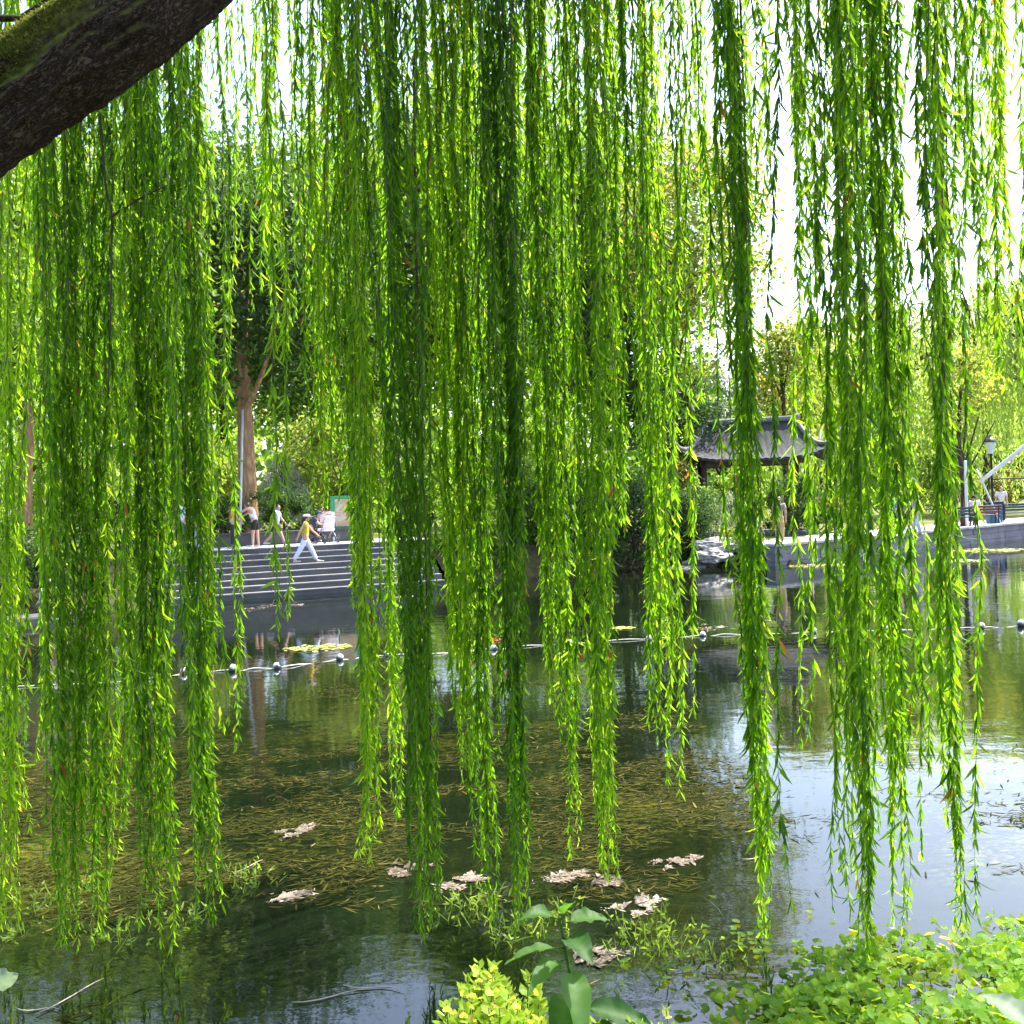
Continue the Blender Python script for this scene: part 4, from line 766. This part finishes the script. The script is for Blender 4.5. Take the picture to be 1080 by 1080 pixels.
for k,(x,y,w,lb) in enumerate(mats):
    p=atz(x,y,0); D=p[1]; wr=w/F*D*.85; far=D>14; n=1500 if not far else 160; g=Geo(); q=np.sqrt(rng.random(n))*np.where(rng.random(n)<.15,rng.uniform(1,1.6,n),1); a=rng.uniform(0,6.283,n)
    P=np.stack([q*np.cos(a)*wr*(1+.5*np.sin(3*a+k)),q*np.sin(a)*wr*(.8 if not far else 1.6)*(1+.45*np.sin(2*a+2*k)),.007+.006*rng.random(n)],-1); P[:,1]+=.25*P[:,0]
    az=rng.normal(.1,.9,n); d=np.stack([np.cos(az),np.sin(az),rng.normal(size=n)*.03],-1); L=(.008+.030*rng.random(n)**1.5+.05*(rng.random(n)<.05))*(1 if not far else 2.4); side=np.stack([-np.sin(az),np.cos(az),rng.normal(size=n)*.1],-1)
    kp=np.array([mn.noise(Vector((p[0]*(9 if not far else 2.5)+k*7.3,p[1]*(9 if not far else 2.5),k))) for p in P])+.18-.35*(q>1)>0; P=P[kp];d=d[kp];L=L[kp];side=side[kp];n=len(P)
    leafset(g,P,d,L,L*rng.uniform(.15,.45,n),np.clip(rng.normal(.38+.22*np.sin(k*2.3),.26,n),0,1),0,.08,side=side); o=g.build('floating_leaf_mat',lf_mat); o.location=[float(q) for q in p]; tag(o,lb,'leaf mat','mats of dead leaves on the water')
lil=[(335,684,36,'yellow lily pad patch floating by the buoys at the left'),(425,630,16,'pale weed patch at the foot of the steps'),(655,663,14,'small yellow weed patch left of the right buoys'),(862,597,30,'pale floating weed strip below the promenade wall'),(1010,592,30,'pale yellow weed patch on the water at the right'),(1040,581,40,'long thin floating weed strip at the right edge')]
for k,(x,y,w,lb) in enumerate(lil):
    p=atz(x,y,0); D=p[1]; wr=w/F*D; n=130; g=Geo(); q=np.sqrt(rng.random(n)); a=rng.uniform(0,6.283,n); P=np.stack([q*np.cos(a)*wr,q*np.sin(a)*min(wr*.8,1.6)*np.where(rng.random(n)<.5,1,.6),np.full(n,.008)],-1)
    r0=max(.05,wr*.10); discset(g,P,np.stack([rng.normal(size=n)*.04,rng.normal(size=n)*.04,np.ones(n)],-1),rng.uniform(.5,1,n)*r0,rng.random(n),0,9); o=g.build('lily_pad_patch',lf_lily); o.location=[float(q) for q in p]; tag(o,lb,'lily pads','weed patches on the water')
g=Geo(); n=26; P=rng.normal(size=(n,3))*np.array([.14,.06,.004])+np.array([0,0,.03]); leafset(g,P,rng.normal(size=(n,3))*np.array([1,1,.25]),.09,.04,rng.random(n)*.3+.7,0,.1); o=g.build('floating_scrap',leafmat('orange_scrap',[(0,(.5,.12,.05)),(1,(.62,.10,.05))],[(0,(.4,.1,.05)),(1,(.4,.1,.05))],.1)); o.location=[float(q) for q in atz(526,676,0)]; tag(o,'orange red scrap floating by the middle buoy','litter')

for k,(x,y,a,ln,lb) in enumerate([(75,1052,.9,.34,'pale bent twig floating at the lower left of the water'),(40,1066,-.2,.26,'short pale stick floating in the lower left corner'),(350,1052,.15,.42,'long pale reed leaf floating left of the boxwood shrub'),(392,1043,-.25,.34,'yellowish reed stalk floating left of the boxwood shrub'),(262,915,.8,.22,'small white stick floating beside the slim left branch'),(800,905,.1,.26,'thin dry stick floating by the right long branch')]):
    g=Geo(); q=np.linspace(-.5,.5,7); P=np.stack([q*ln*math.cos(a),q*ln*math.sin(a)*1.3+.03*np.sin(q*5),.006+.012*np.abs(q)],-1); tube(g,P,np.array([.002,.003,.0035,.0035,.003,.0025,.0015]),6,0,1.0)
    o=g.build('floating_twig',lf_mat); o.location=[float(c) for c in atz(x,y,0)]; tag(o,lb,'twig','floating twigs')
def tuft(x,y,w,h,n,lb,m=lf_weed,z=0.0,bw=.008,grp='water weed tufts under the branches'):
    n=int(n*.45); w=w*1.15; h=h*.8
    p=atz(x,y,z); D=p[1]; wr=w/F*D; g=Geo(); P=np.stack([rng.normal(size=n)*wr*.6,rng.normal(size=n)*wr*.8,np.zeros(n)-.01],-1)
    for k in range(3):
        pass
    d=np.stack([rng.normal(size=n)*.55,rng.normal(size=n)*.5,np.ones(n)],-1); L=rng.uniform(.3,1.1,n)*h*.8
    leafset(g,P,d,L,bw*rng.uniform(.7,1.6,n),rng.beta(2,2,n),0,.55)
    # leaflets along the stalks
    k=rng.integers(0,n,n*2); dd=nz(d); Q=P[k]+dd[k]*L[k][:,None]*rng.uniform(.3,.95,(n*2,1)); leafset(g,Q,rng.normal(size=(n*2,3))+dd[k]*.6,rng.uniform(.03,.06,n*2),.014,rng.beta(2,1.5,n*2),0,.2)
    o=g.build('water_weed',m); o.location=[float(q) for q in p]; return tag(o,lb,'water weed',grp)
tuft(66,948,34,.22,110,'bright weed tuft under the far left branches'); tuft(14,986,16,.16,60,'yellow green weed at the left edge of the water'); tuft(128,985,22,.18,70,'weed tuft between the left long branches')
tuft(262,930,20,.22,70,'lime weed tuft right of the slim left branch'); tuft(200,972,18,.16,50,'weed tuft under the slim left branch'); tuft(495,960,26,.24,110,'bright weed tuft left of the middle branches'); tuft(540,985,22,.20,80,'weed tuft in front of the middle dark branch'); tuft(690,995,36,.30,190,'tall thin grassy weed right of the broad leaved plant',bw=.006); tuft(585,975,22,.2,70,'weed tuft behind the broad leaved plant'); tuft(760,1010,30,.14,80,'low grassy weed at the left end of the ground cover',bw=.006)

# ------------------------------------------------------------------ near plants
# creeping ground cover on the right bank
g=Geo(); n=22000; X=rng.uniform(.45,4.6,n); Y=rng.uniform(2.6,6.7,n); e=4.35+1.5/(1+np.exp(-(X-1.05)*2.2))
pr=np.clip((e+.35-Y)/.7,0,1)*np.clip((X-.30-.45*(Y<4.2))/.8,0,1)*np.clip(.72+.9*np.sin(X*4.3+Y*2.1)*np.sin(Y*5.2-X*1.7),.25,1); keep=rng.random(n)<pr; X=X[keep];Y=Y[keep];n=len(X)
zb=np.maximum(bz(X,Y),.0); hgt=rng.uniform(.01,.10,n)*np.clip((e[keep]+.5-Y)/1.0,.15,1)*(1+.5*np.clip(X-2.4,0,1.0)); T=np.stack([X+rng.normal(size=n)*.02,Y+rng.normal(size=n)*.02,zb+hgt],-1)
discset(g,T,np.stack([rng.normal(size=n)*.45,rng.normal(size=n)*.45-.25,np.ones(n)],-1),rng.uniform(.015,.040,n),np.clip(rng.beta(2.2,1.4,n)*.98+(rng.random(n)<.02)*.5,0,1),0,9)
for k in range(0,n,3): tube(g,[(X[k],Y[k],zb[k]-.02),tuple(T[k])],[.0022,.0018],3,0,.3,True,False)
# trailing stems and small leaflets
m_=1500; k=rng.integers(0,n,m_); leafset(g,np.stack([X[k],Y[k],zb[k]],-1)+rng.normal(size=(m_,3))*.03,rng.normal(size=(m_,3))*[1,1,.5]+[0,0,.5],rng.uniform(.03,.09,m_),.009,rng.random(m_)*.7,0,.4)
tag(g.build('ground_cover',lf_ground),'round leaved green ground cover creeping down the right bank to the water','ground cover',kind='stuff')
# floating round leaves in the water edge
g=Geo(); n=70; px=rng.uniform(640,930,n); py=rng.uniform(960,1075,n); P=np.array([atz(a,b,.012) for a,b in zip(px,py)]); discset(g,P,np.stack([rng.normal(size=n)*.12,rng.normal(size=n)*.12,np.ones(n)],-1),rng.uniform(.018,.04,n),rng.beta(2,1.5,n)*.9,0,9)
tag(g.build('floating_round_leaves',lf_ground),'loose round green leaves floating in front of the ground cover','floating leaves',kind='stuff')
# boxwood
bx=empty('boxwood_shrub',(.0,2.55,1.06),'small boxwood shrub with lime green new shoots at the bottom edge','shrub'); g=Geo(); gs=Geo()
for k in range(300):
    x=rng.uniform(-.30,.42); y=rng.uniform(-.25,.30); ht=np.interp(x,[-.3,-.2,-.1,.05,.2,.3,.42],[.16,.32,.38,.23,.18,.17,.17])*rng.uniform(.68,1.02)-.06*abs(y)
    tilt=np.array([rng.normal()*.10,rng.normal()*.10,1.]); P=np.array([x,y,-.05])+np.linspace(0,1,6)[:,None]*np.array([tilt[0]*ht,tilt[1]*ht,ht+.05]); tube(gs,P,np.linspace(.003,.0012,6),4,0,.5,True,False)
    ng=int(ht*.62/.013); 
    for q in range(ng):
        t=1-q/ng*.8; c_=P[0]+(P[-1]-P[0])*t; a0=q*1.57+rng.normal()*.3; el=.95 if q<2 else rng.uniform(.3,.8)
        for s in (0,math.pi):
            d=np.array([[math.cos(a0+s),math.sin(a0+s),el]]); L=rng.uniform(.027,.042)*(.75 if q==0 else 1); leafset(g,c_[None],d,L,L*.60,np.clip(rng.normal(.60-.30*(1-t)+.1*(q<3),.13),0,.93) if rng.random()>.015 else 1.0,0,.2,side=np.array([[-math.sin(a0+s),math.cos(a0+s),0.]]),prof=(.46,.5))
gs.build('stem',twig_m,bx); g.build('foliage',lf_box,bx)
# broad-leaved plant
def bigleaf(g,P,d,L,W,roll=0,droop=.35,var=.5,mat=0):
    d=nz(np.asarray(d,float)); s=nz(np.cross(d,[0,0,1.])); u_=np.cross(s,d); s2=s*math.cos(roll)+u_*math.sin(roll); u2=np.cross(s2,d)
    nr=19; t=np.linspace(0,1,nr); wv=np.sin(math.pi*t**.72)**.85*(1-.15*t); wv[-1]=0; V=[]; A_=[]
    for q_,(a,w) in enumerate(zip(t,wv)):
        c_=np.asarray(P)+d*L*a-np.array([0,0,1])*droop*L*a*a; e=.05*W*math.sin(a*17)+.03*W*math.sin(a*31+var*9); vb=.012*W if q_%3==0 else -.006*W
        V+= [c_-s2*W*.5*w+u2*W*.18*w+u2*e, c_-s2*W*.26*w+u2*(W*.05*w+vb+.02*W*w), c_, c_+s2*W*.26*w+u2*(W*.05*w+vb+.02*W*w), c_+s2*W*.5*w+u2*W*.18*w-u2*e]
        vv=.16 if q_%3==0 else 0; A_+=[var-.08,var+vv,var+.42,var+vv,var-.08]
    i=np.arange(nr-1)[:,None]*5; j=np.arange(4)[None]; g.add(np.array(V),[np.stack([i+j,i+j+1,i+6+j,i+5+j],-1).reshape(-1,4)],mat,np.clip(A_,0,1),True)
bl=empty('broad_leaved_plant',(.14,2.80,.95),'young plant with large pointed dark green leaves at the bottom middle','plant'); gs=Geo(); sp_=spline([(0.02,0,-.05),(.01,0,.2),(-.03,0,.42),(-.05,0,.56)],12); tube(gs,sp_,np.linspace(.007,.004,12),7); gs.build('stem',lf_broad,bl)
for (z,dx,dy,dz_,L,W,dr,v) in [(.55,.25,-.35,.6,.10,.055,.3,.4),(.55,-.5,-.2,.35,.13,.06,.5,.5),(.54,.8,.1,.15,.12,.075,.25,.7),(.50,.45,-.8,.25,.13,.09,.5,.25),(.47,-.75,-.2,.12,.16,.06,.3,.8),(.44,-.55,-.6,.1,.15,.07,.4,.9),(.42,.1,-.75,-.15,.17,.095,.6,.9),(.36,-.35,-.8,-.25,.15,.10,.5,.55),(.30,.9,-.1,-.05,.20,.085,.25,.15),(.26,.7,-.6,-.1,.19,.09,.35,.2),(.24,-.9,-.2,-.1,.17,.085,.4,.1),(.16,.2,-.9,-.1,.15,.08,.4,.3)]:
    c_=np.array([np.interp(z,sp_[:,2],sp_[:,0]),0,z]); d=nz(np.array([dx,dy,dz_])); g=Geo(); tube(g,[c_,c_+d*.03],[.0026,.002],5); bigleaf(g,c_+d*.03,d,L*.95,W*.95,rng.normal()*.2,dr,v); g.build('leaf',lf_broad,bl)
# pale leaf plant at the left edge and bluish one bottom right
pl=empty('pale_leaf_plant',(-1.53,2.72,1.12),'plant at the left edge showing one large pale leaf','plant'); g=Geo(); tube(g,spline([(0,0,-.05),(.0,0,.15),(.03,0,.33)],8),np.linspace(.006,.004,8),6); g.build('stem',twig_m,pl)
for dx,dy,dz_,L,z in [(.95,-.25,.45,.125,.29),(-.8,-.4,.3,.12,.3),(-.3,.9,.35,.12,.24),(-.6,-.7,.1,.11,.18)]:
    g=Geo(); d=nz(np.array([dx,dy,dz_])); bigleaf(g,np.array([.02,0,z]),d,L,.075,R(75) if dx>.9 else 0,.05,.9); g.build('leaf',lf_palebroad,pl)
hb=empty('bluish_leaf_plant',(1.64,3.15,.85),'plant with large bluish pale leaves at the bottom right corner','plant')
for k,(dx,dy,dz_,L,W) in enumerate([(-.9,-.3,.25,.18,.09),(-.7,-.8,.30,.17,.085),(.3,-.9,.4,.25,.13),(.9,.1,.4,.24,.12),(-.4,.8,.5,.22,.12),(0,-.4,.9,.2,.11)]):
    g=Geo(); d=nz(np.array([dx,dy,dz_])); tube(g,[(0,0,-.03),tuple(d*.06+np.array([0,0,.04]))],[.005,.004],6); bigleaf(g,d*.06+np.array([0,0,.04]),d,L,W,rng.normal()*.2,.35,rng.uniform(.3,.7)); g.build('leaf',lf_palebroad,hb)
# low plants hiding the bank soil at the bottom
g=Geo(); n=5000; X=rng.uniform(-1.8,2.6,n); Y=rng.uniform(1.2,4.3,n); zb=bz(X,Y); keep=(zb>.02)&(rng.random(n)<.9); X=X[keep];Y=Y[keep];zb=zb[keep];n=len(X)
d=np.stack([rng.normal(size=n)*.5,rng.normal(size=n)*.5,np.ones(n)],-1); L=rng.uniform(.05,.16,n); leafset(g,np.stack([X,Y,zb-.01],-1),d,L,rng.uniform(.006,.012,n),rng.random(n)*.7,0,.5)
tag(g.build('bank_grass',lf_ground),'short grass blades covering the near bank','grass',kind='stuff')

# ------------------------------------------------------------------ light, sky, camera
SUN_EL,SUN_AZ=R(60),R(55)
w=bpy.data.worlds.new('World'); S.world=w; w.use_nodes=True; nt=w.node_tree; nt.nodes.clear()
sk=nt.nodes.new('ShaderNodeTexSky'); sk.sky_type='NISHITA'; sk.sun_disc=False; sk.sun_elevation=SUN_EL; sk.sun_rotation=SUN_AZ; sk.air_density=1.0; sk.dust_density=3.0; sk.ozone_density=1.0
bg=nt.nodes.new('ShaderNodeBackground'); bg.inputs[1].default_value=.15; wo=nt.nodes.new('ShaderNodeOutputWorld'); nt.links.new(sk.outputs[0],bg.inputs[0]); nt.links.new(bg.outputs[0],wo.inputs[0])
sv=Vector((math.sin(SUN_AZ)*math.cos(SUN_EL),math.cos(SUN_AZ)*math.cos(SUN_EL),math.sin(SUN_EL)))
sl=bpy.data.lights.new('sun','SUN'); sl.energy=3.5; sl.angle=R(.53); sl.color=(1,.955,.88); so=bpy.data.objects.new('sun',sl); col.objects.link(so); so.rotation_euler=(-sv).to_track_quat('-Z','Y').to_euler(); so.location=(0,0,60)
cd=bpy.data.cameras.new('camera'); co=bpy.data.objects.new('camera',cd); col.objects.link(co); co.location=(0,0,CAMZ); co.rotation_euler=(Matrix.Rotation(R(90),3,'X')@Matrix.Rotation(-ROLL,3,'Z')).to_euler()
cd.sensor_fit='HORIZONTAL'; cd.sensor_width=36; cd.lens=36*F/1080; cd.shift_y=(HZ-540)/1080; cd.clip_end=4000; cd.clip_start=.05; S.camera=co
S.view_settings.view_transform='Standard'; S.view_settings.look='None'; S.view_settings.exposure=2.2; S.view_settings.gamma=1
S.render.resolution_x=1024; S.render.resolution_y=1024
S.cycles.max_bounces=10; S.cycles.transparent_max_bounces=8; S.cycles.diffuse_bounces=4; S.cycles.glossy_bounces=4; S.cycles.transmission_bounces=6
